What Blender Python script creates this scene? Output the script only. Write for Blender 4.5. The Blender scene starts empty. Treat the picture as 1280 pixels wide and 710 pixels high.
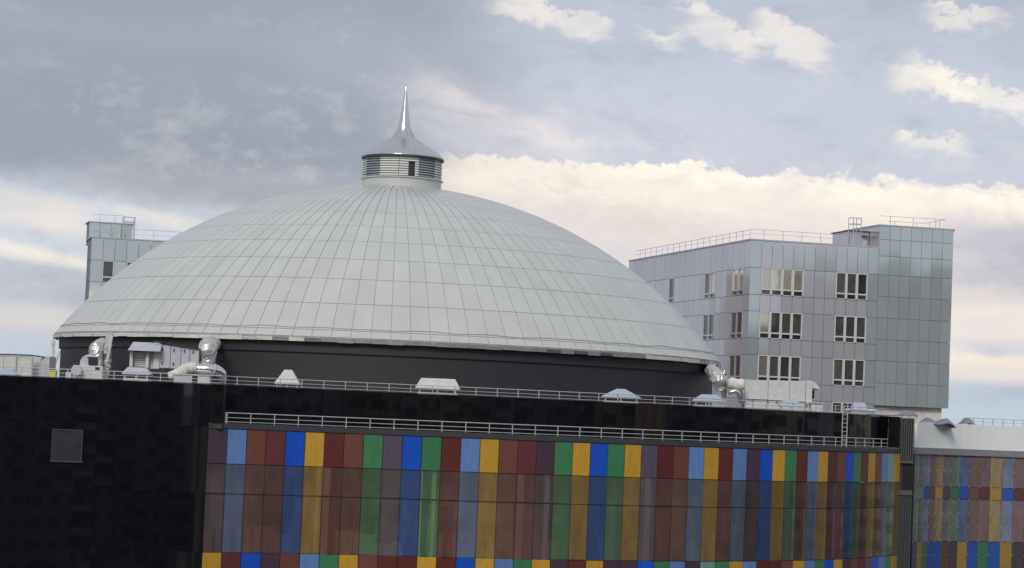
import bpy, math, random
from mathutils import Vector, Matrix
random.seed(7)
SC = bpy.context.scene
COL = SC.collection
R_ = math.radians

# ------------------------------------------------------------------ camera
FPX = 3000.0
ROLL = R_(2.4)
PITCH = math.atan(167 * math.cos(ROLL) / FPX)
fw = Vector((0, math.cos(PITCH), math.sin(PITCH)))
up0 = Vector((0, -math.sin(PITCH), math.cos(PITCH)))
rt0 = Vector((1, 0, 0))
rt = math.cos(ROLL) * rt0 + math.sin(ROLL) * up0
up = -math.sin(ROLL) * rt0 + math.cos(ROLL) * up0
cam = bpy.data.cameras.new('camera')
cam.sensor_width = 36
cam.lens = 36 * FPX / 1280
cam.clip_start = 1
cam.clip_end = 60000
co = bpy.data.objects.new('camera', cam)
co.matrix_world = Matrix(((rt.x, up.x, -fw.x, 0), (rt.y, up.y, -fw.y, 0), (rt.z, up.z, -fw.z, 0), (0, 0, 0, 1)))
COL.objects.link(co)
SC.camera = co
SC.view_settings.view_transform = 'Standard'
SC.view_settings.look = 'None'
SC.view_settings.exposure = 0.25
SC.view_settings.gamma = 1.0


def at(X, Y, d):
    """point of the world seen at photograph pixel X, Y, at distance d along +Y"""
    v = fw * FPX + rt * (X - 640) + up * (355 - Y)
    return v * (d / v.y)


def lin(c):
    return tuple((x / 255 / 12.92 if x <= 10 else ((x / 255 + .055) / 1.055) ** 2.4) for x in c)


# ------------------------------------------------------------------ world
SUN_DIR = Vector((-0.20, -0.80, 0.56)).normalized()
W = bpy.data.worlds.new('World')
SC.world = W
W.use_nodes = True
nt = W.node_tree
nt.nodes.clear()


def nd(kind, **kw):
    n = nt.nodes.new(kind)
    for k, v in kw.items():
        setattr(n, k, v)
    return n


def setin(sock, v):
    if hasattr(v, 'is_output') or isinstance(v, bpy.types.NodeSocket):
        nt.links.new(v, sock)
    else:
        sock.default_value = v


def M(op, a, b=0.0, c=0.0):
    n = nd('ShaderNodeMath', operation=op)
    setin(n.inputs[0], a); setin(n.inputs[1], b); setin(n.inputs[2], c)
    return n.outputs[0]


def SS(x, lo, hi):
    n = nd('ShaderNodeMapRange', interpolation_type='SMOOTHSTEP')
    setin(n.inputs[0], x); setin(n.inputs[1], lo); setin(n.inputs[2], hi)
    return n.outputs[0]


def MIXC(f, a, b):
    n = nd('ShaderNodeMix', data_type='RGBA')
    setin(n.inputs[0], f)
    for s, v in ((n.inputs[6], a), (n.inputs[7], b)):
        if isinstance(v, tuple) and len(v) == 3:
            v = v + (1,)
        setin(s, v)
    return n.outputs[2]


tc = nd('ShaderNodeTexCoord')
sx = nd('ShaderNodeSeparateXYZ')
nt.links.new(tc.outputs['Generated'], sx.inputs[0])
dx, dy, dz = sx.outputs
S_ = M('MULTIPLY', M('ARCTAN2', dx, dy), 3000.0)      # azimuth from +Y, in 1/3000 rad
T_ = M('MULTIPLY', M('ARCSINE', dz), 3000.0)          # elevation


def noise(scale, detail, squash=2.2, seed=0.0, rough=.55, dist=0.0):
    mp = nd('ShaderNodeMapping')
    nt.links.new(tc.outputs['Generated'], mp.inputs[0])
    mp.inputs['Scale'].default_value = (1, 1, squash)
    mp.inputs['Location'].default_value = (seed, seed * .7, seed * .3)
    n = nd('ShaderNodeTexNoise')
    nt.links.new(mp.outputs[0], n.inputs['Vector'])
    n.inputs['Scale'].default_value = scale
    n.inputs['Detail'].default_value = detail
    n.inputs['Roughness'].default_value = rough
    n.inputs['Distortion'].default_value = dist
    return M('MULTIPLY', M('SUBTRACT', n.outputs[0], .5), 2.0)


nC = noise(14, 4, 2.0, 3.1)
nF = noise(75, 7, 1.4, 8.4, .62, .3)
nG = noise(8, 6, 3.0, 21.0, .6)
nH = noise(30, 7, 2.6, 5.0, .6, .6)
nV = noise(170, 5, 1.2, 14.0, .6, .2)


def sky_pt(X, Y):
    a, b = X - 640, Y - 522
    return (a * math.cos(ROLL) + b * math.sin(ROLL), a * math.sin(ROLL) - b * math.cos(ROLL))


def band(base, X0, Y0, X1, Y1, thick, su, sl, ends, ac, af, col, op, grain=.25):
    """a bank of cloud whose upper edge runs between two directions of the sky"""
    s0, t0 = sky_pt(X0, Y0); s1, t1 = sky_pt(X1, Y1)
    L = math.hypot(s1 - s0, t1 - t0) / 2
    ux, uy = (s1 - s0) / (2 * L), (t1 - t0) / (2 * L)
    cx, cy = (s0 + s1) / 2, (t0 + t1) / 2
    ds = M('SUBTRACT', S_, cx); dt = M('SUBTRACT', T_, cy)
    u = M('ADD', M('MULTIPLY', ds, ux), M('MULTIPLY', dt, uy))
    v = M('ADD', M('MULTIPLY', ds, -uy), M('MULTIPLY', dt, ux))
    v = M('ADD', v, M('ADD', M('MULTIPLY', nC, ac), M('ADD', M('MULTIPLY', nF, af), M('MULTIPLY', nV, af * .45))))
    u = M('ADD', u, M('ADD', M('MULTIPLY', nH, ac * 1.5 + af), M('MULTIPLY', nG, ac * 2)))
    f = SS(v, su * .5, -su * .5)
    f = M('MULTIPLY', f, SS(v, -thick - sl, -thick))
    f = M('MULTIPLY', f, SS(M('ABSOLUTE', u), L + ends * .5, L - ends * .5))
    g = M('ADD', 1.0 - grain * .5, M('MULTIPLY', nH, grain))
    f = M('MULTIPLY', M('MULTIPLY', f, op), g)
    n = nd('ShaderNodeClamp'); nt.links.new(f, n.inputs[0])
    return MIXC(n.outputs[0], base, lin(col))


# open sky between the clouds: grey blue, paler to the horizon
c = MIXC(SS(T_, 0.0, 260.0), lin((172, 184, 196)), lin((180, 184, 195)))
c = MIXC(SS(T_, 200.0, 560.0), c, lin((172, 177, 189)))
# wide soft cloud everywhere
c = MIXC(M('MULTIPLY', SS(M('ADD', nG, M('MULTIPLY', nC, .4)), -.1, .5), .5), c, lin((154, 160, 173)))
c = MIXC(M('MULTIPLY', SS(M('ADD', nG, M('MULTIPLY', nH, .5)), -.2, -.65), .2), c, lin((222, 214, 210)))
# right half lighter lilac
c = band(c, 640, 60, 1300, 80, 160, 120, 120, 240, 25, 10, (184, 187, 197), .85, .35)
# left grey mass
c = band(c, -300, -90, 640, -60, 250, 160, 110, 260, 45, 14, (136, 142, 153), .97, .12)
c = band(c, -300, 95, 560, 150, 70, 70, 40, 240, 34, 14, (134, 140, 152), .7, .4)
c = band(c, -200, 10, 400, 40, 18, 40, 40, 240, 30, 18, (162, 168, 178), .35, .9)
c = band(c, 130, 205, 560, 235, 44, 46, 26, 200, 16, 12, (148, 147, 154), .9, .4)
c = band(c, 380, 10, 640, 60, 60, 70, 70, 120, 20, 8, (156, 160, 172), .8, .6)
c = band(c, 620, -20, 900, 30, 60, 50, 60, 160, 30, 20, (172, 176, 190), .6, .8)
c = band(c, 1000, 120, 1400, 150, 50, 50, 60, 200, 26, 20, (172, 177, 190), .6, .8)
c = band(c, 660, 90, 1150, 120, 14, 40, 50, 240, 24, 16, (182, 186, 200), .7, .9)
c = band(c, 560, 150, 900, 190, 26, 40, 30, 200, 20, 14, (180, 182, 196), .6, .7)
# lower left: light gap, creams, streak, dark cloud, horizon
c = band(c, -300, 215, 420, 275, 160, 40, 40, 160, 12, 6, (188, 194, 202), .8)
c = band(c, -160, 205, 125, 262, 30, 24, 22, 60, 8, 7, (226, 212, 196), .85, .9)
c = band(c, 150, 258, 330, 292, 10, 12, 12, 60, 6, 5, (226, 215, 200), .7, .8)
c = band(c, -300, 290, 190, 345, 80, 14, 22, 60, 6, 3, (168, 172, 182), .9, .3)
c = band(c, -300, 262, 150, 328, 7, 12, 16, 90, 7, 7, (238, 226, 200), .75, .8)
c = band(c, -300, 362, 190, 395, 18, 26, 26, 100, 8, 4, (208, 200, 196), .85, .5)
# middle pinkish wisps
c = band(c, 520, 80, 780, 190, 60, 60, 60, 120, 25, 12, (204, 200, 204), .7, .7)
c = band(c, 560, 105, 730, 180, 14, 20, 24, 80, 16, 12, (226, 214, 206), .65, 1.0)
# great cream bank to the right
c = band(c, 560, 205, 1420, 262, 130, 26, 70, 90, 9, 22, (208, 198, 196), 1.0, .3)
c = band(c, 620, 262, 1400, 300, 26, 30, 34, 160, 20, 26, (228, 213, 200), .6, 1.2)
c = band(c, 560, 190, 1420, 250, 34, 7, 46, 130, 10, 28, (242, 229, 210), .85, .7)
c = band(c, 740, 200, 1290, 252, 8, 5, 16, 200, 10, 28, (252, 242, 222), .75, 1.0)
c = band(c, 1180, 275, 1460, 300, 60, 34, 34, 120, 14, 12, (164, 167, 180), .95, .35)
c = band(c, 930, 300, 1250, 320, 16, 26, 26, 140, 14, 14, (200, 194, 196), .7, .8)
c = band(c, 1160, 380, 1460, 395, 60, 20, 26, 100, 7, 4, (226, 214, 204), .85, .5)
c = band(c, 1200, 425, 1460, 440, 14, 14, 14, 80, 7, 4, (176, 182, 196), .7, .5)
c = band(c, 1100, 440, 1460, 455, 22, 14, 22, 80, 7, 4, (234, 216, 200), .8, .4)
# sunlit tufts
for (a, b, c2, d, th) in ((630, -10, 770, 32, 14), (868, 10, 965, 48, 22), (965, 18, 1052, 66, 26), (1135, 92, 1215, 108, 14),
                          (1160, 78, 1230, 118, 12), (1200, 100, 1330, 150, 16), (1130, 166, 1205, 180, 12), (1180, 20, 1260, 30, 12),
                          (820, 34, 860, 46, 6)):
    c = band(c, a, b, c2, d, th, 10, 22, 40, 12, 34, (240, 230, 215), .85, .8)
c = band(c, 1170, -30, 1420, 5, 16, 30, 30, 80, 10, 8, (160, 166, 182), .8, .4)

c = MIXC(M('MULTIPLY', SS(M('ADD', nH, M('MULTIPLY', nG, .6)), .02, .5), .16), c, lin((140, 146, 158)))
c = MIXC(M('MULTIPLY', SS(M('ADD', nH, M('MULTIPLY', nC, .6)), -.1, -.55), .08), c, lin((216, 214, 214)))
c = MIXC(M('MULTIPLY', SS(M('ADD', M('MULTIPLY', nF, .8), nH), 0.0, .7), .20), c, lin((138, 143, 154)))
c = MIXC(M('MULTIPLY', SS(M('ADD', M('MULTIPLY', nF, .9), nG), -.05, -.6), .16), c, lin((232, 226, 218)))
sky = nd('ShaderNodeTexSky', sky_type='NISHITA', sun_disc=False)
sky.sun_elevation = math.asin(SUN_DIR.z)
sky.sun_rotation = math.atan2(SUN_DIR.x, SUN_DIR.y)
sky.air_density = 1.0; sky.dust_density = 3.0
sc10 = nd('ShaderNodeVectorMath', operation='SCALE')
nt.links.new(c, sc10.inputs[0]); sc10.inputs['Scale'].default_value = 11.2
bg = nd('ShaderNodeBackground')
bg.inputs['Strength'].default_value = 0.1
wout = nd('ShaderNodeOutputWorld')
nt.links.new(MIXC(.93, sky.outputs[0], sc10.outputs[0]), bg.inputs[0])
nt.links.new(bg.outputs[0], wout.inputs[0])

sl = bpy.data.lights.new('sun', 'SUN')
sl.energy = 1.45
sl.angle = R_(18)
sl.color = (1.0, .95, .87)
so = bpy.data.objects.new('sun', sl)
so.rotation_euler = (-SUN_DIR).to_track_quat('-Z', 'Y').to_euler()
so.location = (0, 0, 80)
COL.objects.link(so)


# ------------------------------------------------------------------ materials
def mat(name, col, rough=.6, metal=0.0, var=.0, vscale=1.0, bump=0.0, bscale=20.0, rnd=0.0, coat=0.0, stretch=(1, 1, 1), rough_var=0.0, ior=1.5):
    m = bpy.data.materials.new(name); m.use_nodes = True
    t = m.node_tree; b = t.nodes['Principled BSDF']
    b.inputs['Base Color'].default_value = (*col, 1)
    b.inputs['Roughness'].default_value = rough
    b.inputs['Metallic'].default_value = metal
    b.inputs['Coat Weight'].default_value = coat
    b.inputs['Coat Roughness'].default_value = .04
    b.inputs['IOR'].default_value = ior
    src = None
    g = t.nodes.new('ShaderNodeNewGeometry'); mp = t.nodes.new('ShaderNodeMapping')
    t.links.new(g.outputs['Position'], mp.inputs[0]); mp.inputs['Scale'].default_value = stretch
    if var:
        n = t.nodes.new('ShaderNodeTexNoise'); n.inputs['Scale'].default_value = vscale; n.inputs['Detail'].default_value = 6
        n.inputs['Roughness'].default_value = .65
        t.links.new(mp.outputs[0], n.inputs['Vector'])
        r = t.nodes.new('ShaderNodeMapRange'); r.inputs[1].default_value = .25; r.inputs[2].default_value = .75
        r.inputs[3].default_value = 1 - var; r.inputs[4].default_value = 1 + var
        t.links.new(n.outputs[0], r.inputs[0]); src = r.outputs[0]
        if rough_var:
            r2 = t.nodes.new('ShaderNodeMapRange'); r2.inputs[1].default_value = .3; r2.inputs[2].default_value = .7
            r2.inputs[3].default_value = max(0.0, rough - rough_var); r2.inputs[4].default_value = rough + rough_var
            t.links.new(n.outputs[0], r2.inputs[0]); t.links.new(r2.outputs[0], b.inputs['Roughness'])
    if rnd:
        oi = t.nodes.new('ShaderNodeObjectInfo')
        r = t.nodes.new('ShaderNodeMapRange'); r.inputs[3].default_value = 1 - rnd; r.inputs[4].default_value = 1 + rnd
        t.links.new(oi.outputs['Random'], r.inputs[0])
        if src:
            k = t.nodes.new('ShaderNodeMath'); k.operation = 'MULTIPLY'
            t.links.new(src, k.inputs[0]); t.links.new(r.outputs[0], k.inputs[1]); src = k.outputs[0]
        else:
            src = r.outputs[0]
    if src:
        v = t.nodes.new('ShaderNodeVectorMath'); v.operation = 'SCALE'
        v.inputs[0].default_value = col; t.links.new(src, v.inputs['Scale']); t.links.new(v.outputs[0], b.inputs['Base Color'])
    if bump:
        n = t.nodes.new('ShaderNodeTexNoise'); n.inputs['Scale'].default_value = bscale; n.inputs['Detail'].default_value = 4
        t.links.new(mp.outputs[0], n.inputs['Vector'])
        bp = t.nodes.new('ShaderNodeBump'); bp.inputs['Strength'].default_value = min(1, bump); bp.inputs['Distance'].default_value = .05 * max(1, bump)
        t.links.new(n.outputs[0], bp.inputs['Height']); t.links.new(bp.outputs[0], b.inputs['Normal'])
    return m


def tinted(name, col, haze=.5, trans=1.0):
    """coloured film on a glass pane: part see-through, part scattering, glossy in front"""
    m = bpy.data.materials.new(name); m.use_nodes = True
    t = m.node_tree; t.nodes.clear()
    out = t.nodes.new('ShaderNodeOutputMaterial')
    tr = t.nodes.new('ShaderNodeBsdfTransparent'); df = t.nodes.new('ShaderNodeBsdfDiffuse'); gl = t.nodes.new('ShaderNodeBsdfGlossy')
    tcol = tuple(min(1, .60 + .40 * x / max(col)) * .97 * trans for x in col)
    tr.inputs[0].default_value = (*tcol, 1)
    g = t.nodes.new('ShaderNodeNewGeometry'); mp = t.nodes.new('ShaderNodeMapping')
    mp.inputs['Scale'].default_value = (1.6, 1.6, .5)
    t.links.new(g.outputs['Position'], mp.inputs[0])
    n = t.nodes.new('ShaderNodeTexNoise'); n.inputs['Scale'].default_value = 1.0; n.inputs['Detail'].default_value = 7; n.inputs['Roughness'].default_value = .7
    t.links.new(mp.outputs[0], n.inputs['Vector'])
    r = t.nodes.new('ShaderNodeMapRange'); r.inputs[1].default_value = .3; r.inputs[2].default_value = .72
    r.inputs[3].default_value = .75; r.inputs[4].default_value = 1.3
    t.links.new(n.outputs[0], r.inputs[0])
    v = t.nodes.new('ShaderNodeVectorMath'); v.operation = 'SCALE'; v.inputs[0].default_value = col
    t.links.new(r.outputs[0], v.inputs['Scale']); t.links.new(v.outputs[0], df.inputs[0])
    gl.inputs['Roughness'].default_value = .03
    m1 = t.nodes.new('ShaderNodeMixShader'); m1.inputs[0].default_value = haze
    t.links.new(tr.outputs[0], m1.inputs[1]); t.links.new(df.outputs[0], m1.inputs[2])
    fr = t.nodes.new('ShaderNodeFresnel'); fr.inputs[0].default_value = 1.5
    m2 = t.nodes.new('ShaderNodeMixShader'); t.links.new(fr.outputs[0], m2.inputs[0])
    t.links.new(m1.outputs[0], m2.inputs[1]); t.links.new(gl.outputs[0], m2.inputs[2])
    t.links.new(m2.outputs[0], out.inputs[0])
    return m


PAL = {'plum': (74, 55, 68), 'sky': (98, 136, 196), 'brown': (114, 68, 58), 'maroon': (100, 50, 54), 'blue': (22, 84, 208),
       'yellow': (204, 156, 50), 'red': (96, 44, 42), 'green': (62, 128, 84), 'slate': (90, 80, 96), 'pale': (128, 162, 150)}
def muted(v, k=.55, g=(104, 98, 98)):
    return tuple(a * (1 - k) + b * k for a, b in zip(v, g))


SPAN = {k: mat('enamel_' + k, tuple(min(.9, x * .98) for x in lin(muted(v, .12, (80, 78, 80)))), .2, var=.15, vscale=1.6, rnd=.10, stretch=(3, 3, .45), bump=.01, bscale=.8) for k, v in PAL.items()}


GLA = {k: tinted('film_' + k, tuple(min(.9, x * 2.25) for x in lin(muted(v, .58, (108, 102, 92)))), .235) for k, v in PAL.items()}
GLR = {k: tinted('muted_film_' + k, tuple(min(.9, x * 2.6) for x in lin(muted(v, .70, (122, 118, 118)))), .34) for k, v in PAL.items()}  # wing films: palette mixed well toward grey and made paler
SPR = {k: mat('muted_enamel_' + k, tuple(min(.9, x * .95) for x in lin(muted(v, .40, (96, 96, 100)))), .3, var=.12, vscale=2.2, rnd=.1) for k, v in PAL.items()}  # wing enamels: same palette, less saturated
M_BLACK = mat('black_glass', (.005, .005, .007), .02, var=.25, vscale=.8, bump=.004, bscale=.6, rnd=.15, coat=0, ior=1.56)
M_BLACKB = mat('rust_streaked_black_glass', (.018, .013, .009), .2, var=.6, vscale=1.5, stretch=(3, 3, .3))
M_JOINT = mat('joint_black', (.035, .035, .038), .5)
M_FRAME = mat('dark_frame', (.045, .047, .052), .4, var=.15, vscale=2)
M_DOME = mat('dome_sheet', (.515, .53, .50), .34, .12, var=.07, vscale=.45, rnd=.03, bump=.10, bscale=.9)
M_SEAM = mat('dome_seam', (.46, .42, .41), .7, var=.2, vscale=2)
M_DRUM = mat('drum_cladding', (.020, .020, .025), .6, var=.14, vscale=.7, stretch=(1, 1, .25), bump=.04, bscale=3)
M_ALU = mat('bright_metal', (.66, .635, .62), .17, 1.0, var=.06, vscale=2, rough_var=.04)
M_FOIL = mat('crumpled_foil', (.54, .525, .50), .42, .55, var=.18, vscale=3, bump=.9, bscale=5.0)
M_GALV = mat('galvanised_steel', (.44, .465, .505), .5, .2, var=.10, vscale=2.5, bump=.02, bscale=4)
M_WHITE = mat('white_metal', (.53, .54, .53), .55, var=.16, vscale=2.5)
M_CREAM = mat('cream_wall', (.60, .58, .53), .8, var=.18, vscale=1.2)
M_RAIL = mat('steel_rail', (.50, .50, .50), .35, .3, var=.1, vscale=3)
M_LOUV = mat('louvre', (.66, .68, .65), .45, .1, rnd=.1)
M_LOUVD = mat('louvre_dark_grey', (.30, .33, .35), .4, .2, rnd=.1)  # darker grey slats for two bays of the lantern
M_ROOF = mat('roof_membrane', (.22, .22, .22), .9, var=.2, vscale=.6)
M_GROUND = mat('ground', (.09, .09, .085), .95, var=.4, vscale=.02)
M_OFF = mat('office_panel', (.53, .545, .575), .08, .45, var=.03, vscale=.6, rnd=.05, bump=.01, bscale=.7)
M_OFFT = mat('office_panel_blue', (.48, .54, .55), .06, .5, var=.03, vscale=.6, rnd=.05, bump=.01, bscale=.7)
M_OFFL = mat('office_panel_side', (.51, .505, .53), .08, .48, var=.03, vscale=.6, rnd=.06, bump=.01, bscale=.7)
M_WIN = mat('window_glass', (.035, .038, .036), .03, .0, rnd=.8, bump=.01, bscale=.6, ior=1.75)
M_WFR = mat('window_frame_white', (.55, .55, .55), .5)
M_WINB = mat('mirroring_window_glass', (.72, .69, .58), .04, .85, rnd=.3, bump=.03, bscale=.7)
M_WINC = mat('window_with_curtain', (.095, .088, .075), .05, .0, var=.35, vscale=1.2, bump=.01, bscale=.6, stretch=(4, 4, .4), ior=1.7)
M_WIND = mat('window_dim_room', (.065, .062, .052), .03, .0, var=.5, vscale=1.5, ior=1.75)
M_PALEJ = mat('pale_joint', (.50, .50, .50), .6)
M_DARK = mat('opening_dark', (.008, .008, .009), .6)
M_INT = mat('interior_plaster', (.60, .58, .56), .8, var=.25, vscale=.5)
M_INTC = mat('interior_column', (.88, .87, .82), .7)
M_YEL = mat('yellow_plastic', (.62, .55, .08), .5, var=.2, vscale=4)
M_TARP = mat('grey_tarpaulin', (.17, .19, .23), .5, var=.3, vscale=2, bump=.5, bscale=3)
M_PLED = mat('pleated_cloth', (.66, .63, .59), .7, var=.12, vscale=4, bump=.5, bscale=6)
M_BAND = mat('white_render', (.78, .80, .78), .8, var=.05, vscale=.6, bump=.02)
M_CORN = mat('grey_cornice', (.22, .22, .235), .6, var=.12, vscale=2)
M_BRN = mat('weathered_fascia', (.34, .32, .30), .38, .45, var=.22, vscale=2)
M_BLUEG = mat('pale_blue_metal', (.38, .45, .52), .4, .2, var=.08, vscale=2)


# ------------------------------------------------------------------ mesh helpers
class MB:
    def __init__(s): s.v = []; s.f = []

    def quad_box(s, p, q, depthv, z0, z1):
        """upright slab from plan point p to q, thickness vector depthv"""
        n = len(s.v)
        for zz in (z0, z1):
            for a in (Vector((p[0], p[1], zz)), Vector((q[0], q[1], zz))):
                s.v.append(a); s.v.append(a + depthv)
        s.f += [(n, n+2, n+6, n+4), (n+1, n+5, n+7, n+3), (n, n+4, n+5, n+1), (n+2, n+3, n+7, n+6), (n+4, n+6, n+7, n+5), (n, n+1, n+3, n+2)]
        return s

    def box(s, x0, x1, y0, y1, z0, z1):
        n = len(s.v)
        for z in (z0, z1):
            for y in (y0, y1):
                for x in (x0, x1): s.v.append(Vector((x, y, z)))
        s.f += [(n, n+1, n+5, n+4), (n+2, n+6, n+7, n+3), (n, n+4, n+6, n+2), (n+1, n+3, n+7, n+5), (n+4, n+5, n+7, n+6), (n, n+2, n+3, n+1)]
        return s

    def hexa(s, b, t):
        n = len(s.v); s.v += [Vector(x) for x in b] + [Vector(x) for x in t]
        s.f += [(n, n+1, n+5, n+4), (n+1, n+2, n+6, n+5), (n+2, n+3, n+7, n+6), (n+3, n, n+4, n+7), (n+4, n+5, n+6, n+7), (n+3, n+2, n+1, n)]
        return s

    def tube(s, path, r, k=6, wob=0.0, caps=True):
        path = [Vector(p) for p in path]; n0 = len(s.v); N = len(path); pv = None
        for i, p in enumerate(path):
            t = (path[min(i+1, N-1)] - path[max(i-1, 0)]).normalized()
            if pv is None:
                pv = Vector((0, 0, 1)).cross(t)
                if pv.length < .1: pv = Vector((1, 0, 0)).cross(t)
            pv = (pv - pv.dot(t) * t).normalized(); w = t.cross(pv)
            rr = r[i] if isinstance(r, (list, tuple)) else r
            for j in range(k):
                a = 2*math.pi*j/k; q = rr * (1 + random.uniform(-wob, wob))
                s.v.append(p + pv*math.cos(a)*q + w*math.sin(a)*q)
        for i in range(N-1):
            for j in range(k):
                a = n0+i*k+j; b = n0+i*k+(j+1) % k
                s.f.append((a, b, b+k, a+k))
        if caps:
            s.f.append(tuple(n0+j for j in range(k))[::-1]); s.f.append(tuple(n0+(N-1)*k+j for j in range(k)))
        return s

    def lathe(s, c, prof, k=48, a0=0.0, a1=2*math.pi):
        full = abs(a1-a0-2*math.pi) < 1e-6; m = k if full else k+1; n0 = len(s.v)
        for (r, z) in prof:
            for j in range(m):
                a = a0+(a1-a0)*j/k
                s.v.append(Vector((c[0]+r*math.cos(a), c[1]+r*math.sin(a), z)))
        for i in range(len(prof)-1):
            for j in range(k):
                a = n0+i*m+j; b = n0+i*m+(j+1) % m
                s.f.append((a, b, b+m, a+m))
        return s

    def hlathe(s, c, prof, *a):
        return s.lathe(c, [(r*HS, z*HS) for r, z in prof], *a)

    def poly(s, pts, z0, z1):
        n = len(s.v); k = len(pts)
        for z in (z0, z1):
            for p in pts: s.v.append(Vector((p[0], p[1], z)))
        s.f.append(tuple(range(n+k-1, n-1, -1))); s.f.append(tuple(range(n+k, n+2*k)))
        for i in range(k):
            j = (i+1) % k; s.f.append((n+i, n+j, n+k+j, n+k+i))
        return s

    def mesh(s, name, m, smooth=False, base=Vector()):
        me = bpy.data.meshes.new(name)
        me.from_pydata([tuple(v-base) for v in s.v], [], s.f)
        me.materials.append(m)
        if smooth:
            for p in me.polygons: p.use_smooth = True
        return me

    def build(s, name, m, parent=None, smooth=False, bevel=0.0):
        base = BASE.get(parent.name, Vector()) if parent else Vector()
        o = bpy.data.objects.new(name, s.mesh(name, m, smooth, base))
        COL.objects.link(o); o.parent = parent
        if parent: BASE[o.name] = base
        if bevel:
            b = o.modifiers.new('bevel', 'BEVEL'); b.width = bevel; b.segments = 2; b.limit_method = 'ANGLE'
        return o


BASE = {}


def thing(name, label, cat, loc, group=None):
    o = bpy.data.objects.new(name, None); o.empty_display_size = .5
    COL.objects.link(o); o.location = loc; o['label'] = label; o['category'] = cat
    if group: o['group'] = group
    BASE[o.name] = Vector(loc)
    return o


def put(me, name, parent, loc, rz=0.0, rx=0.0, ry=0.0, label=None):
    o = bpy.data.objects.new(name, me); COL.objects.link(o); o.parent = parent
    base = BASE.get(parent.name, Vector()) if parent else Vector()
    o.location = Vector(loc)-base; o.rotation_euler = (rx, ry, rz)
    if label: o['label'] = label
    return o


def pxz(X, Y, d): return at(X, Y, d)


def pbox(mb, X0, X1, Y0, Y1, d, dep, zbase=None):
    """axis-aligned box whose front face covers a patch of the photograph at distance d"""
    Xm, Ym = (X0+X1)/2, (Y0+Y1)/2
    cpt = at(Xm, Ym, d); k = d/FPX
    hw, hh = (X1-X0)/2*k, (Y1-Y0)/2*k
    z0 = cpt.z-hh if zbase is None else zbase
    mb.box(cpt.x-hw, cpt.x+hw, d, d+dep, z0, cpt.z+hh)
    return mb


# ------------------------------------------------------------------ ground
GZ = -25.0
g = MB(); g.poly([(30000*math.cos(a*math.pi/16), 30000*math.sin(a*math.pi/16)) for a in range(32)], GZ-1, GZ)
go = g.build('ground', M_GROUND); go['kind'] = 'structure'

# ------------------------------------------------------------------ front block with coloured curtain wall
PX = [-18.54, -17.4, -16.24, -15.07, -13.9, -12.7, -11.5, -10.29, -9.07, -7.84, -6.61, -5.36, -4.11, -2.86, -1.62, -0.39, 0.84, 2.05, 3.25, 4.45, 5.63, 6.8, 7.95, 9.09, 10.22, 11.33, 12.42, 13.5, 14.56, 15.6, 16.62, 17.62, 18.59, 19.54, 20.46, 21.35, 22.22, 23.04, 23.84, 24.6, 25.33, 26.03, 26.72, 27.39, 28.05, 28.7, 29.33, 29.95]
PY = [150.0, 150.59, 151.15, 151.68, 152.19, 152.67, 153.13, 153.56, 153.96, 154.34, 154.69, 155.02, 155.31, 155.61, 155.94, 156.3, 156.69, 157.11, 157.56, 158.03, 158.54, 159.08, 159.64, 160.23, 160.85, 161.5, 162.17, 162.87, 163.59, 164.35, 165.13, 165.94, 166.78, 167.65, 168.55, 169.47, 170.42, 171.4, 172.41, 173.45, 174.51, 175.59, 176.67, 177.77, 178.87, 179.98, 181.1, 182.22]
PL = [Vector((a, b, 0)) for a, b in zip(PX, PY)]
NP = len(PL)-1
WM = 1.285
Z_ROOF, Z_PAR, Z_LEDGE, Z_TOP, Z_SP, Z_MID, Z_LOW, Z_B = 0.85, 1.30, -1.10, -1.45, -3.64, -5.50, -9.15, -11.35


def offs(pts, d):
    """plan line moved d metres to its left-hand (inner) side"""
    out = []
    for i, p in enumerate(pts):
        t = (pts[min(i+1, len(pts)-1)]-pts[max(i-1, 0)]).normalized()
        out.append(p+Vector((-t.y, t.x, 0))*d)
    return out


blk = thing('curtain_wall_building', 'low building with black glass and a long curved facade of coloured glass strips', 'building', (0, 152, GZ))


def panel_mesh(name, w, h, t, m, gap=.05):
    mb = MB(); mb.box(-w/2+gap/2, w/2-gap/2, 0, t, gap/2, h-gap/2)
    return mb.mesh(name, m)


cache = {}


def pane(kind, m, p, q, z0, z1, parent, t=.05, gap=.05, inset=0.0, jit=0.0, wid=None):
    w = round((q-p).length if wid is None else wid, 2)
    key = (m.name, w, round(z1-z0, 3), t, gap)
    if key not in cache: cache[key] = panel_mesh(kind, w, z1-z0, t, m, gap)
    dr = (q-p).normalized(); nrm = Vector((-dr.y, dr.x, 0))
    mid = (p+q)/2+nrm*inset
    rz = math.atan2(dr.y, dr.x)
    return put(cache[key], kind, parent, (mid.x, mid.y, z0), rz+random.gauss(0, jit), random.gauss(0, jit))


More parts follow.
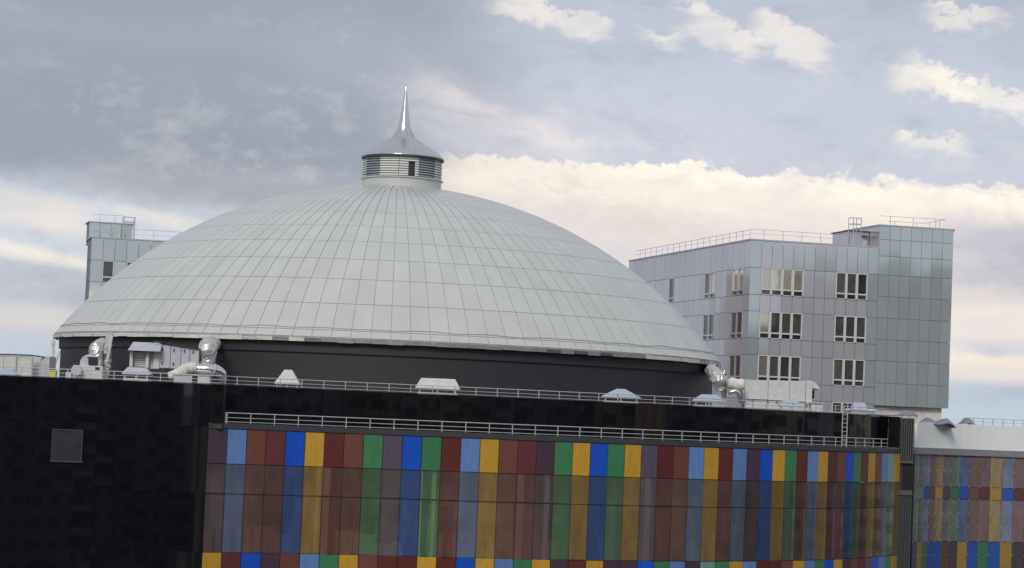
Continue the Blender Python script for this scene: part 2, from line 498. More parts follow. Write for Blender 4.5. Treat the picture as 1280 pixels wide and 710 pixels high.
TOPC = 'plum sky brown maroon blue yellow red brown green slate blue green red sky yellow brown maroon plum green yellow blue green yellow slate red brown sky yellow red sky plum blue yellow green red sky yellow red brown blue green maroon yellow brown sky pale yellow'.split()
ROWB = 'yellow maroon blue plum brown sky green yellow brown red red yellow red blue yellow sky green yellow plum red yellow plum plum blue green sky plum pale green yellow sky red red brown yellow sky green blue yellow plum brown red slate blue sky green yellow'.split()
for i in range(NP):
    a, b = PL[i], PL[i+1]
    pane('coloured_panel', SPAN[TOPC[i]], a, b, Z_SP, Z_TOP, blk, wid=WM, jit=.002)
    pane('glass_pane', GLA[TOPC[i]], a, b, Z_MID, Z_SP, blk, wid=WM, gap=.035, jit=.001)
    pane('tall_glass_pane', GLA[TOPC[i]], a, b, Z_LOW, Z_MID, blk, wid=WM, jit=.001)
    pane('lower_coloured_panel', SPAN[ROWB[i % len(ROWB)]], a, b, Z_B, Z_LOW, blk, wid=WM, jit=.002)
    # the storey below the picture
    pane('ground_pane', GLA[ROWB[i % len(ROWB)]], a, b, -16.8, Z_B, blk, wid=WM)
# solid backing behind the opaque rows, dark joints
inn = offs(PL, .12); inn2 = offs(PL, .22)
for z0, z1 in ((Z_SP+.05, Z_TOP+.05), (Z_B+.03, Z_LOW-.03)):
    mb = MB()
    for i in range(NP): mb.quad_box(inn[i], inn[i+1], (inn2[i]-inn[i]), z0, z1)
    mb.build('backing_wall', M_JOINT, blk)
mb = MB(); off1 = offs(PL, .06)
for i in range(NP+1):
    p = PL[i]; t = (PL[min(i+1, NP)]-PL[max(i-1, 0)]).normalized(); n = Vector((-t.y, t.x, 0))
    mb.quad_box(p-t*.022+n*.058, p+t*.022+n*.058, n*.10, -16.8, Z_TOP)
mb.build('mullions', M_JOINT, blk)['kind'] = 'stuff'
for z in (Z_MID, Z_LOW):
    mb = MB()
    for i in range(NP):
        mb.quad_box(inn[i], inn[i+1], inn2[i]-inn[i], z-.05, z+.05 if z == Z_MID else z-.032)
    mb.build('transom', M_JOINT, blk)
# bright reveal strips of interior columns, floors and back wall
deep = offs(PL, 3.2); near = offs(PL, .2)
mb = MB()
for i in range(NP):
    mb.quad_box(deep[i], deep[i+1], Vector((0, .2, 0)), -16.8, Z_TOP)
mb.build('interior_back_wall', M_INT, blk)
for z in (Z_LOW-.4, Z_SP+.55, -16.8):
    mb = MB()
    for i in range(NP):
        n = len(mb.v)
        for zz in (z-.15, z+.15):
            mb.v += [Vector((q.x, q.y, zz)) for q in (near[i], near[i+1], deep[i+1], deep[i])]
        mb.f += [(n, n+1, n+5, n+4), (n+4, n+5, n+6, n+7), (n+3, n+2, n+1, n), (n+1, n+2, n+6, n+5), (n+3, n, n+4, n+7)]
    mb.build('interior_floor' if z < -5 else 'suspended_ceiling', M_INT, blk)
for i, w in ((5.8, .24), (6.25, .38), (11.75, .22), (11.1, .12), (17.75, .3), (16.3, .4), (23.6, .42), (29.6, .26), (34.25, .3), (35.4, .36), (39.5, .5), (41.2, .4)):
    k = int(i); p = near[k].lerp(near[k+1], i-k); t = (PL[k+1]-PL[k]).normalized(); n = Vector((-t.y, t.x, 0))
    w = w*1.15
    MB().quad_box(p-t*w/2+n*.02, p+t*w/2+n*.02, n*w, Z_LOW-.2, Z_SP+.4).build('interior_column', M_INTC, blk)
# handrail and clutter seen through the glass
mb = MB(); hr = offs(PL, .55)
for i in range(NP):
    mb.quad_box(hr[i], hr[i+1], Vector((0, .3, 0)), Z_MID-.12, Z_MID+.05)
mb.build('inner_handrail', M_FRAME, blk)
mb = MB()
for i in range(110):
    k = random.randrange(NP); d = random.uniform(1.0, 3.6); t = (PL[k+1]-PL[k]).normalized(); n = Vector((-t.y, t.x, 0))
    p = PL[k]+n*d; w = random.uniform(.4, 1.6); h = random.uniform(.4, 1.7)
    mb.quad_box(p, p+t*w, n*.5, Z_LOW-.25, Z_LOW+h)
mb.build('furniture_behind_glass', M_WHITE, blk)['kind'] = 'stuff'
rq = random.Random(11)
for k in range(26):
    i = rq.randrange(NP-1); p = deep[i].lerp(deep[i+1], rq.random()); t = (deep[i+1]-deep[i]).normalized(); n = Vector((-t.y, t.x, 0))
    w = rq.uniform(.6, 2.2); zt = rq.choice([Z_SP-.1, Z_SP-.8, Z_MID-.4])
    MB().quad_box(p-n*rq.uniform(.1, 1.4), p+t*w-n*rq.uniform(.1, 1.2), n*.08, Z_LOW-.2, zt).build('interior_partition', rq.choice([M_DARK, M_FRAME, M_INTC, M_CORN, M_DARK]), blk)
# fascia between ledge and glass, ledge, setback upper wall
out1 = offs(PL, -.05)
mb = MB()
for i in range(NP):
    mb.quad_box(out1[i], out1[i+1], (inn2[i]-out1[i]), Z_TOP+.02, Z_LEDGE)
mb.build('fascia', M_FRAME, blk)
SB = offs(PL, 1.05)
SB[0] = Vector((-17.7, SB[0].y, 0))
mb = MB()
for i in range(NP):
    n = len(mb.v)
    for zz in (Z_LEDGE-.2, Z_LEDGE-.004):
        mb.v += [Vector((q.x, q.y, zz)) for q in (inn2[i], inn2[i+1], SB[i+1], SB[i])]
    mb.f += [(n+4, n+5, n+6, n+7), (n+3, n+2, n+1, n)]
mb.build('ledge', M_FRAME, blk)
for i in range(NP):
    pane('black_glass_panel', M_BLACKB if i in (23, 24, 34) else M_BLACK, SB[i], SB[i+1], Z_LEDGE, Z_PAR, blk, gap=.02, jit=.004)
pane('black_glass_panel', M_BLACK, SB[NP], Vector((29.95, 182.6, 0)), Z_LEDGE, Z_PAR, blk, gap=.02)
sb2 = offs(SB, .08); sb3 = offs(SB, .3)
mb = MB()
for i in range(NP): mb.quad_box(sb2[i], sb2[i+1], sb3[i]-sb2[i], Z_LEDGE, Z_PAR-.02)
mb.build('upper_backing_wall', M_JOINT, blk)
mb = MB()
cop = offs(SB, -.04)
for i in range(NP): mb.quad_box(cop[i], cop[i+1], sb3[i]-cop[i], Z_PAR, Z_PAR+.035)
mb.box(-52, -17.7, 149.94, 150.4, Z_PAR, Z_PAR+.035)
mb.build('parapet_capping', M_FRAME, blk)
# flat black wall at left
lx = -18.54
rows = [(-12.8, -9.15), (-9.15, -5.5), (-5.5, -1.35), (-1.35, Z_PAR)]
cols = [-18.54]
cols.append(-19.15)
while cols[-1] > -50: cols.append(cols[-1]-1.27)
for r, (z0, z1) in enumerate(rows):
    for k in range(len(cols)-1):
        b, a = Vector((cols[k], 150, 0)), Vector((cols[k+1], 150, 0))
        ax = at(84, 557, 150)
        if r == 2 and a.x < ax.x < b.x+.0:
            continue
        pane('black_glass_panel', M_BLACK, a, b, z0, z1, blk, gap=.025, jit=.003)
a, b = Vector((-18.54, 150, 0)), Vector((-17.7, 150, 0))
pane('black_glass_panel', M_BLACK, a, b, Z_LEDGE, Z_PAR, blk, gap=.02)
M_JL = mat('joint_grey', (.11, .11, .12), .5)
MB().box(-50, -18.56, 150.1, 150.4, -16.8, Z_PAR-.01).build('left_backing_wall', M_JL, blk)
MB().box(-18.54, -17.72, 150.1, 151.6, Z_TOP, Z_PAR-.01).build('left_return_wall', M_JOINT, blk)
MB().box(-50, -18.56, 150.0, 150.09, -16.8, -12.82).build('left_base_wall', M_BLACK, blk)
# the single pale window in the black wall
for k in range(len(cols)-1):
    if cols[k+1] < ax.x < cols[k]:
        x0, x1 = cols[k+1], cols[k]
wc = at(84, 557, 150)
fr = MB(); hw, hh = 18*.05, 19*.05
for q in ((wc.x-hw-.06, wc.x-hw, wc.z-hh, wc.z+hh), (wc.x+hw, wc.x+hw+.06, wc.z-hh, wc.z+hh), (wc.x-hw-.06, wc.x+hw+.06, wc.z+hh, wc.z+hh+.06), (wc.x-hw-.12, wc.x+hw+.12, wc.z-hh-.09, wc.z-hh)):
    fr.box(q[0], q[1], 149.9, 150.04, q[2], q[3])
wf = fr.build('window_frame', M_JOINT, blk)
MB().box(wc.x-hw, wc.x+hw, 149.95, 150.02, wc.z-hh, wc.z+hh).build('window_pane', mat('reflection_grey_glass', (.034, .038, .046), .12, .0, var=.45, vscale=1.0, ior=1.7), blk, 0).rotation_euler = (0, 0, 0)  # greyer base colour stands in for the reflection in this pane
MB().box(x0, x1, 149.98+.03, 150.07, -5.49, wc.z-hh-.02).build('black_glass_panel', M_BLACK, blk)
MB().box(x0, x1, 149.98+.03, 150.07, wc.z+hh, -1.36).build('black_glass_panel', M_BLACK, blk)
# corner return and roof
roofpts = [(p.x, p.y) for p in sb3]+[(33.8, 204), (40, 214), (-60, 214), (-52, 150.4), (-17.72, 150.4)]
MB().poly(roofpts, Z_ROOF-.3, Z_ROOF).build('roof', M_ROOF, blk)
MB().box(-52, -50, 150, 213, GZ, Z_PAR-.05).build('side_wall', M_FRAME, blk)
mb = MB(); n3 = offs(PL, .0)
for i in range(NP): mb.quad_box(n3[i], n3[i+1], Vector((0, .4, 0)), GZ, -16.8)
mb.box(-50, -18.55, 150, 150.4, GZ, -16.8)
mb.build('plinth', M_CORN, blk)

# corner slot between the curved facade and the right wing
cp, cq = Vector((29.97, 182.45, 0)), Vector((31.02, 182.75, 0))
MB().quad_box(cp, cq, Vector((0, .3, 0)), -16.8, Z_PAR-.12).build('corner_wall', M_FRAME, blk)
MB().quad_box(cq, Vector((34.6, 204.5, 0)), Vector((-.25, .05, 0)), GZ, Z_PAR-.2).build('corner_return', M_FRAME, blk)
MB().quad_box(cp, cq, Vector((0, .3, 0)), GZ, -16.85).build('corner_plinth', M_CORN, blk)
M_FIN = mat('fin_grey', (.11, .11, .115), .45, .2, var=.25, vscale=2)
cd = (cq-cp)
for i in range(6):
    p = cp+cd*((i+.15)/6)
    MB().quad_box(p+Vector((0, -.22, 0)), p+cd*.075+Vector((0, -.22, 0)), Vector((0, .215, 0)), -2.0, Z_PAR-.06).build('corner_fin', M_FIN, blk)
    MB().quad_box(p+Vector((0, -.12, 0)), p+cd*.05+Vector((0, -.12, 0)), Vector((0, .115, 0)), -16, -4.9).build('corner_mullion', M_FIN, blk)
for k in range(3):
    MB().quad_box(cp+cd*(.22+k*.26)+Vector((0, -.03, 0)), cp+cd*(.22+k*.26+.23)+Vector((0, -.03, 0)), Vector((0, .028, 0)), -4.2, -2.25).build('corner_opening', M_DARK, blk)
MB().quad_box(cp+Vector((0, -.1, 0)), cq+Vector((0, -.1, 0)), Vector((0, .097, 0)), -4.62, -4.27).build('corner_sill', M_FIN, blk)
MB().quad_box(cp+Vector((0, -.25, 0)), cq+Vector((0, -.25, 0)), Vector((0, .24, 0)), -2.2, -2.02).build('corner_lintel', M_FIN, blk)

# ------------------------------------------------------------------ right wing
wing = thing('side_wing', 'wing at the right edge with white top band above duller coloured glass strips', 'building', (34.3, 204, GZ))
WX = [1144.5, 1149.6, 1155, 1161.4, 1168.5, 1176.9, 1185.8, 1195.8, 1207, 1219, 1231.8, 1245.4, 1259.4, 1273.2, 1287, 1301, 1315, 1329, 1343]
WPL = []
cur = at(WX[0], 560, 204.0); WPL.append(Vector((cur.x, 204.0, 0)))
for i in range(1, len(WX)):
    p = WPL[-1]
    ca = min(.82, ((WX[i]-WX[i-1])*p.y/FPX)/WM*1.0)
    sa = math.sqrt(1-ca*ca)
    # account for the ray's own sideways drift
    lat = (WX[i]-WX[i-1])*p.y/FPX
    dxx = lat+sa*WM*p.x/p.y
    dxx = min(dxx, WM*.9); dyy = math.sqrt(max(.05, WM*WM-dxx*dxx))*.85
    WPL.append(Vector((p.x+dxx, p.y+dyy, 0)))
WC1 = 'pale green sky brown yellow slate green blue brown maroon yellow sky maroon green plum yellow red blue'.split()
WCB = 'slate yellow green blue blue brown plum yellow blue green blue yellow plum red green sky yellow blue'.split()
WB = 'pale pale blue brown yellow plum green blue brown red yellow blue red green plum yellow red blue'.split()
for i in range(len(WPL)-1):
    a, b = WPL[i], WPL[i+1]
    pane('upper_glass_pane', GLR[WC1[i]], a, b, -4.4, -1.65, wing)
    pane('coloured_panel', SPR[WB[i]], a, b, -5.5, -4.4, wing)
    pane('lower_glass_pane', GLR[WC1[i]], a, b, -9.15, -5.5, wing)
    pane('lower_coloured_panel', SPR[WCB[i]], a, b, -12.0, -9.15, wing)
wi = offs(WPL, .12); wi2 = offs(WPL, .3); wo = offs(WPL, -.10)
MB_ = MB()
for i in range(len(WPL)-1):
    MB_.quad_box(wi[i], wi[i+1], wi2[i]-wi[i], -5.5, -4.4).quad_box(wi[i], wi[i+1], wi2[i]-wi[i], -12, -9.15)
MB_.build('backing_wall', M_JOINT, wing)
MB_ = MB()
for i in range(len(WPL)-1): MB_.quad_box(wo[i], wo[i+1], wi2[i]-wo[i], -1.09, 1.09)
MB_.build('top_band', M_BAND, wing)
MB_ = MB(); wo2 = offs(WPL, -.18)
for i in range(len(WPL)-1): MB_.quad_box(wo2[i], wo2[i+1], wi2[i]-wo2[i], -1.65, -1.093)
MB_.build('cornice', M_CORN, wing)
MB_ = MB(); wd = offs(WPL, 4.5)
for i in range(len(WPL)-1): MB_.quad_box(wd[i], wd[i+1], Vector((0, .2, 0)), -16, -1.6)
MB_.build('interior_back_wall', M_INT, wing)
MB_ = MB()
for i in range(len(WPL)-1): MB_.quad_box(WPL[i], WPL[i+1], wi2[i]-WPL[i], GZ, -12.02)
MB_.build('plinth', M_CORN, wing)
MB_ = MB()
for i in range(len(WPL)):
    t = (WPL[min(i+1, len(WPL)-1)]-WPL[max(i-1, 0)]).normalized(); n = Vector((-t.y, t.x, 0)); p = WPL[i]
    MB_.quad_box(p-t*.03+n*.06, p+t*.03+n*.06, n*.1, -12, -1.6)
MB_.build('mullions', M_FRAME, wing)['kind'] = 'stuff'
MB_ = MB()
for i in range(len(WPL)):
    t = (WPL[min(i+1, len(WPL)-1)]-WPL[max(i-1, 0)]).normalized(); n = Vector((-t.y, t.x, 0)); p = WPL[i]-n*.06
    for z in (-1.9, -3.0, -4.4, -5.5, -6.7, -7.9, -9.15, -10.3):
        MB_.quad_box(p-t*.03, p+t*.03, n*.05, z-.035, z+.035)
MB_.build('glazing_clamps', M_WHITE, wing)['kind'] = 'stuff'
MB().poly([(p.x, p.y) for p in wi2]+[(70, 240), (44, 240), (35.2, 214)], .4, .7).build('roof', M_ROOF, wing)

# ------------------------------------------------------------------ dome hall
HS = 191.0/180.0
DC = Vector((-9.47*HS+.52, 191.0, 0)); RD = 24.8*HS; RHO = 31.1*HS; ZC = (4.62-18.76)*HS
hall = thing('domed_hall', 'large pale metal dome of riveted sheets on a black drum with a small spired lantern', 'building', (DC.x, DC.y, Z_ROOF))


def dz_(r): return ZC+math.sqrt(RHO*RHO-r*r)


rings = [52.7, 51.6, 47.2, 42.7, 38.6, 34.5, 30.3, 26.0, 21.7, 17.4, 13.1, 8.8, 4.6]
under = MB()
prof = [(RHO*math.sin(R_(a))*.9985, ZC+RHO*math.cos(R_(a))*.9985) for a in [52.7-i*1.6 for i in range(31)]]
prof = [(RD-.12, prof[0][1]-.05)]+prof
under.lathe((DC.x, DC.y), prof, 120)
under.build('dome_shell', M_SEAM, hall, True)
rest = MB(); count = 0

for ri in range(len(rings)-1):
    th0, th1 = rings[ri], rings[ri+1]
    nseg = 120 if th1 > 13 else 60
    if ri == 0: nseg = 120
    da = 2*math.pi/nseg
    gap = .02
    verts = []; faces = []
    K = 3 if ri else 1; Lr = 2
    def P3(th, a, lift=0.0):
        rr = RHO+lift
        return Vector((rr*math.sin(th)*math.cos(a), rr*math.sin(th)*math.sin(a), ZC+rr*math.cos(th)))
    t0, t1 = R_(th0)-gap*.9/RHO, R_(th1)+gap*.9/RHO
    def grid(a_c, dome_off=Vector()):
        vs = []; fs = []
        for i in range(K+1):
            th = t0+(t1-t0)*i/K
            for j in range(Lr+1):
                hw_ = da/2-gap/(RHO*math.sin(th))
                a = a_c-hw_+2*hw_*j/Lr
                vs.append(P3(th, a)+dome_off)
        m = Lr+1
        for i in range(K):
            for j in range(Lr):
                q = i*m+j; fs.append((q, q+1, q+1+m, q+m))
        # rim turned in for thickness
        ring_ = [j for j in range(m)]+[i*m+Lr for i in range(1, K+1)]+[K*m+j for j in range(Lr-1, -1, -1)]+[i*m for i in range(K-1, 0, -1)]
        n = len(vs)
        for k in ring_:
            v = vs[k]-dome_off; d_ = Vector((v.x, v.y, v.z-ZC)).normalized()
            vs.append(vs[k]-d_*.022)
        for k in range(len(ring_)):
            k2 = (k+1) % len(ring_); fs.append((ring_[k2], ring_[k], n+k, n+k2))
        return vs, fs
    vs, fs = grid(0.0)
    me = bpy.data.meshes.new('dome_panel'); me.from_pydata([tuple(v-Vector((0, 0, Z_ROOF))) for v in vs], [], fs); me.materials.append(M_DOME)
    for p in me.polygons: p.use_smooth = False
    for k in range(nseg):
        a = da*(k+.5)
        front = -math.sin(a)          # 1 towards the camera
        if 1 <= ri <= 6 and front > .30 and count < 300:
            o = bpy.data.objects.new('dome_panel', me); COL.objects.link(o); o.parent = hall; o.rotation_euler = (0, 0, a); count += 1
        else:
            vs2, fs2 = grid(a, Vector((DC.x, DC.y, 0))); n = len(rest.v)
            rest.v += vs2; rest.f += [tuple(q+n for q in f_) for f_ in fs2]
ro = rest.build('dome_sheeting', M_DOME, hall); ro['kind'] = 'stuff'
# low wavy ring cable above the eave
path = []
for k in range(0, 361):
    a = -math.pi+math.pi*k/360
    th = R_(51.3+.10*math.sin(a*23)*math.sin(a*7.3)+.05*math.sin(a*41))
    path.append(Vector((DC.x+(RHO+.03)*math.sin(th)*math.cos(a), DC.y+(RHO+.03)*math.sin(th)*math.sin(a), ZC+(RHO+.03)*math.cos(th))))
MB().tube(path, .022, 5).build('snow_guard_rail', M_SEAM, hall)
MB().hlathe((DC.x, DC.y), [(24.22, (Z_ROOF-.2)/HS), (24.22, 3.70)], 120).build('drum_wall', M_DRUM, hall, True)
MB().hlathe((DC.x, DC.y), [(24.15, 3.68), (24.36, 3.68), (24.36, 4.52), (24.0, 4.6)], 120).build('drum_band', M_DRUM, hall)
MB().hlathe((DC.x, DC.y), [(24.3, 4.44), (24.72, 4.46), (24.72, 4.60), (24.5, 4.64)], 120).build('eave_soffit', M_BRN, hall)
for k in range(72):
    a0_ = -math.pi+math.pi*k/72; a1_ = a0_+math.pi/72*.985
    xm = DC.x+RD*math.cos((a0_+a1_)/2)
    X = 640+xm/(DC.y+RD*math.sin((a0_+a1_)/2))*FPX
    if X < 300: m = M_CREAM
    elif 300 < X < 400: m = random.choice([M_ALU, M_CREAM, M_BRN, M_CREAM])
    elif 685 < X < 770: m = random.choice([M_ALU, M_ALU, M_BRN])
    elif X > 800: m = random.choice([M_CREAM, M_CREAM, M_BRN, M_ALU])
    else: m = M_BRN
    zt = random.uniform(-.012, .012); zb = random.uniform(-.025, .02); ro_ = random.uniform(-.01, .025)
    MB().hlathe((DC.x, DC.y), [(24.74, 4.62+zt), (24.80+ro_, 4.60+zt), (24.79+ro_*1.5, 4.38+zb), (24.74, 4.38+zb)], 2, a0_, a1_).build('fascia_strip', m, hall)
# lantern
LC = Vector((-8.95*HS+.36, 191.0, 0))
lan = MB().hlathe((LC.x, LC.y), [(2.98, 15.8), (2.98, 17.42), (3.10, 17.44), (3.10, 17.52), (2.9, 17.53)], 48).build('lantern', M_DOME, hall)
MB().hlathe((LC.x, LC.y), [(2.80, 17.5), (2.80, 19.1)], 48).build('lantern_core', M_JOINT, lan, True)
N8 = 12
for k in range(N8):
    a = 2*math.pi*(k+.42)/N8
    door = abs(a-(math.pi*1.5+.12)) < .2
    front = math.cos(a-math.pi*1.5)
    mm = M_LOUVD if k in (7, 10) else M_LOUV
    for j in range(8):
        z = 17.58+j*.18
        hw_ = .5*2*math.pi/N8*.98
        if door:
            # leave the opening free in the middle of this bay
            spans = [(a-hw_, a-.02), (a+.15, a+hw_)] if j < 6 else [(a-hw_, a+hw_)]
        else:
            spans = [(a-hw_, a+hw_)]
        for (u0, u1) in spans:
            MB().hlathe((LC.x, LC.y), [(2.86, z+.17), (3.00, z), (2.94, z-.0), (2.86, z+.02)], 4, u0, u1).build('louvre_slat', mm, lan)
MB().hlathe((LC.x, LC.y), [(3.02, 18.98), (3.12, 19.0), (3.12, 19.10), (2.9, 19.12)], 60).build('lantern_cornice', M_FRAME, lan)
spv = [(2.9, 19.08), (3.12, 19.12), (3.06, 19.20), (2.75, 19.48), (2.28, 19.80), (1.95, 20.00), (1.52, 20.24), (1.14, 20.48), (.83, 20.74), (.64, 21.05), (.53, 21.35), (.43, 21.8), (.345, 22.3), (.265, 22.9), (.18, 23.6), (.10, 24.2), (.045, 24.75), (.0, 24.8)]
MB().hlathe((LC.x, LC.y), spv, 24).build('spire', M_ALU, lan, True)
mb = MB()
for k in range(24):
    a = 2*math.pi*k/24
    mb.tube([Vector((LC.x+(r+.01)*math.cos(a), LC.y+(r+.01)*math.sin(a), z)) for r, z in [(r*HS, z*HS) for r, z in spv[2:11]]], .018, 4)
mb.build('spire_seams', M_GALV, lan)['kind'] = 'stuff'

# ------------------------------------------------------------------ railings


def railing(name, label, pts, z0, h, step, rails, parent_loc, r=.028, rp=.024, mrail=None, group=None):
    mrail = mrail or M_RAIL
    t = thing(name, label, 'railing', parent_loc, group)
    for q in rails:
        MB().tube([Vector((p.x, p.y, z0+q)) for p in pts], r if q == rails[0] else r*.7, 6).build('rail', mrail, t)
    # posts by arc length
    acc = 0.0; nxt = step*.5
    pm = MB().box(-rp, rp, -rp, rp, 0, h).mesh('post', mrail)
    for i in range(len(pts)-1):
        L = (pts[i+1]-pts[i]).length
        while nxt <= acc+L:
            p = pts[i].lerp(pts[i+1], (nxt-acc)/L)
            put(pm, 'post', t, (p.x, p.y, z0), math.atan2((pts[i+1]-pts[i]).y, (pts[i+1]-pts[i]).x)); nxt += step
        acc += L
    return t


upp = [Vector((-50, 150.25, 0)), Vector((-17.9, 150.25, 0)), Vector((-17.3, 151.9, 0))]+offs(SB, .2)[2:]
railing('roof_railing', 'upper steel railing along the top edge of the roof in front of the black drum', upp, Z_PAR+.03, .52, 1.45, [.52, .27, .06], (0, 150.3, Z_PAR))
lowp = [Vector((-17.72, 151.0, 0)), Vector((-17.6, 150.45, 0))]+offs(PL, .12)[1:NP-1]
lr = railing('ledge_railing', 'lower steel railing on the narrow ledge just above the coloured glass strips', lowp, Z_LEDGE, .66, 1.58, [.66, .36, .1], (-17.7, 150.5, Z_LEDGE), .032, .026)
for x in (.35, .75, 1.15):
    p = lowp[1].lerp(lowp[2], x/1.3) if x < 1.2 else lowp[2]
    put(MB().box(-.02, .02, -.02, .02, 0, .66).mesh('post', M_RAIL), 'post', lr, (p.x, p.y, Z_LEDGE))

# ladder from ledge to roof
lp = at(1054.5, 530, 172.0)
lad = thing('wall_ladder', 'slim steel ladder fixed to the black upper wall near its right end', 'ladder', (lp.x, 171.7, Z_LEDGE))
for sx_ in (-.17, .17):
    MB().tube([(lp.x+sx_, 171.4, Z_LEDGE), (lp.x+sx_, 171.4, 2.2)], .04, 6).build('stile', M_RAIL, lad)
rm = MB().tube([(-.17, 0, 0), (.17, 0, 0)], .022, 5).mesh('rung', M_RAIL)
for j in range(10): put(rm, 'rung', lad, (lp.x, 171.4, Z_LEDGE+.2+j*.3))

# ------------------------------------------------------------------ office block right
E1 = Vector((.968, .25, 0)); E2 = Vector((-.25, .968, 0))


def pale_back(parent, org, e, L, z0, z1):
    n = Vector((e.y, -e.x, 0))
    MB().quad_box(org-n*.10, org+e*L-n*.10, -n*.1, z0, z1).build('joint_backing', M_PALEJ, parent)


def clad(parent, org, e, nmod, mw, zs, m, name='cladding_panel', skip=lambda i, j: False, flip=False, mfun=None):
    """grid of cladding panels: nmod columns along e, rows between zs (top to bottom)"""
    for i in range(nmod):
        for j in range(len(zs)-1):
            if skip(i, j): continue
            a = org+e*(mw*i); b = org+e*(mw*(i+1))
            if flip: a, b = b, a
            mm = mfun(i, j) if mfun else m
            pane(name, mm, a, b, zs[j+1], zs[j], parent, t=.06, gap=.035, wid=mw, jit=.0025)


def window(parent, org, e, mw, i, ztop, gh, sash, flip=False, gm=None, frm=None):
    """white frame, one tall pane and a lower sash"""
    a = org+e*(mw*i); b = org+e*(mw*(i+1))
    n = Vector((e.y, -e.x, 0))
    if flip: n = -n
    fw_ = .12
    out = n*.05
    f = MB(); zb = ztop-gh-.14-sash
    f.quad_box(a+out, a+e*fw_+out, -n*.22, zb, ztop)
    f.quad_box(b-e*fw_+out, b+out, -n*.22, zb, ztop)
    for z0, z1 in ((ztop-.09, ztop), (ztop-gh-.14, ztop-gh), (zb-.05, zb+.02)):
        f.quad_box(a+e*(fw_+.002)+out*.9, b-e*(fw_+.002)+out*.9, -n*.2, z0, z1)
    w = f.build('window', frm or M_WFR, parent)
    g_ = MB(); g_.quad_box(a+e*fw_-n*.06, b-e*fw_-n*.06, -n*.05, ztop-gh, ztop-.09)
    g_.build('pane', gm or random.choice([M_WIN, M_WIN, M_WINC, M_WIND]), w)
    if sash > 0:
        g_ = MB(); g_.quad_box(a+e*fw_-n*.06, b-e*fw_-n*.06, -n*.05, zb+.02, ztop-gh-.14)
        g_.build('lower_pane', M_WIN, w)


OC = Vector((22.3, 225, 0)); OMW = 1.08
off = thing('office_block', 'grey blue panelled office block with taller tower end, right of the dome', 'building', (22.3, 225, GZ))
ZT = 17.6
oz = [ZT, 16.3, 15.05, 12.5, 10.95, 8.4, 6.85, 4.3, 2.75, .6]
winrows = {2: 15.05, 4: 10.95, 6: 6.85}
wincols = {1, 2, 3, 4, 8, 9, 10}


def sk(i, j): return (i in wincols and j in (2, 4, 6)) or (i == 8 and j == 8)


oz2 = [ZT, 15.05, 12.5, 10.95, 8.4, 6.85, 4.3, 2.75, .6]


def sk2(i, j): return (i in wincols and oz2[j] in (15.05, 10.95, 6.85)) or (i in (8, 9) and oz2[j] == 2.75)


clad(off, OC, E1, 12, OMW, oz2, M_OFF, skip=sk2, mfun=lambda i, j: M_OFFT if i in (0, 11) else M_OFF)
for i in sorted(wincols):
    for zt in (15.05, 10.95, 6.85):
        window(off, OC, E1, OMW, i, zt, 1.93, .42, gm=M_WINB if (i <= 4 and zt > 15) or i == 1 else None)
for i in (8, 9): window(off, OC, E1, OMW, i, 2.75, .9, .5)
pale_back(off, OC+E1*(12*OMW), E1, 7*OMW, 2.65, 19.7)
pale_back(off, OC, E1, 12*OMW-.02, .6, ZT-.05) if False else None
tz = [19.75, 18.45, 16.85, 15.05, 13.0, 10.95, 8.9, 6.85, 4.75, 2.6]
clad(off, OC+E1*(12*OMW), E1, 7, OMW*1.01, tz, M_OFFT, name='tower_panel')
# left flank
LMW = 1.6
lz = [ZT, 15.05, 12.5, 10.95, 8.4, 6.85, 4.3, 2.75, .6]
lw = {1, 2, 6, 7, 14}
clad(off, OC, E2, 24, LMW, lz, M_OFFL, name='flank_panel', flip=True, skip=lambda i, j: i in lw and lz[j] in (15.05, 10.95, 6.85))
for i in sorted(lw):
    for zt in (15.05, 10.95, 6.85): window(off, OC, E2, LMW, i, zt, 2.0, .35, flip=True, gm=M_WINB if zt > 15 and i < 7 else M_WIN, frm=M_OFFL)


def solid(parent, org, e1, l1, e2, l2, z0, z1, m, name):
    a = org; b = org+e1*l1; c_ = b+e2*l2; d_ = org+e2*l2
    mb = MB(); mb.poly([(a.x, a.y), (b.x, b.y), (c_.x, c_.y), (d_.x, d_.y)], z0, z1)
    return mb.build(name, m, parent)


M_CORE = mat('core_grey', (.30, .30, .32), .7, var=.1, vscale=1)
solid(off, OC+E1*.35+E2*.35, E1, 12*OMW-.6, E2, 38, GZ, ZT-.3, M_CORE, 'core_wall')
solid(off, OC+E1*(12*OMW+.25)+E2*.3, E1, 7*OMW-.5, E2, 9, 2.62, 19.5, M_CORE, 'tower_core')
solid(off, OC+E1*(11.9*OMW)+E2*.6, E1, 7*OMW-.2, E2, 8.6, GZ, 2.6, M_CREAM, 'base_wall')
# parapet cap pieces
MB().quad_box(OC-E1*.1-E2*.08, OC+E1*12*OMW, E2*.4, ZT, ZT+.12).quad_box(OC-E1*.1+E2*.33, OC-E1*.1+E2*38.3, E1*.4, ZT, ZT+.12).build('parapet_cap', M_GALV, off)
TO = OC+E1*12*OMW
MB().quad_box(TO-E1*.08-E2*.08, TO+E1*(7.2*OMW), E2*.4, 19.75, 19.87).quad_box(TO-E1*.08+E2*.33, TO-E1*.08+E2*9, E1*.3, 19.75, 19.87).quad_box(TO+E1*(7.07*OMW)+E2*.33, TO+E1*(7.07*OMW)+E2*9.2, E1*.3, 19.7, 19.87).build('tower_cap', M_GALV, off)
TR = TO+E1*(7*OMW*1.01)
clad(off, TR+E1*.02, E2, 6, 1.5, tz, M_OFFT, name='tower_side_panel')
clad(off, TO+E1*.0, E2, 5, 1.5, [19.75, 17.7], M_OFFL, name='tower_side_panel', flip=True)
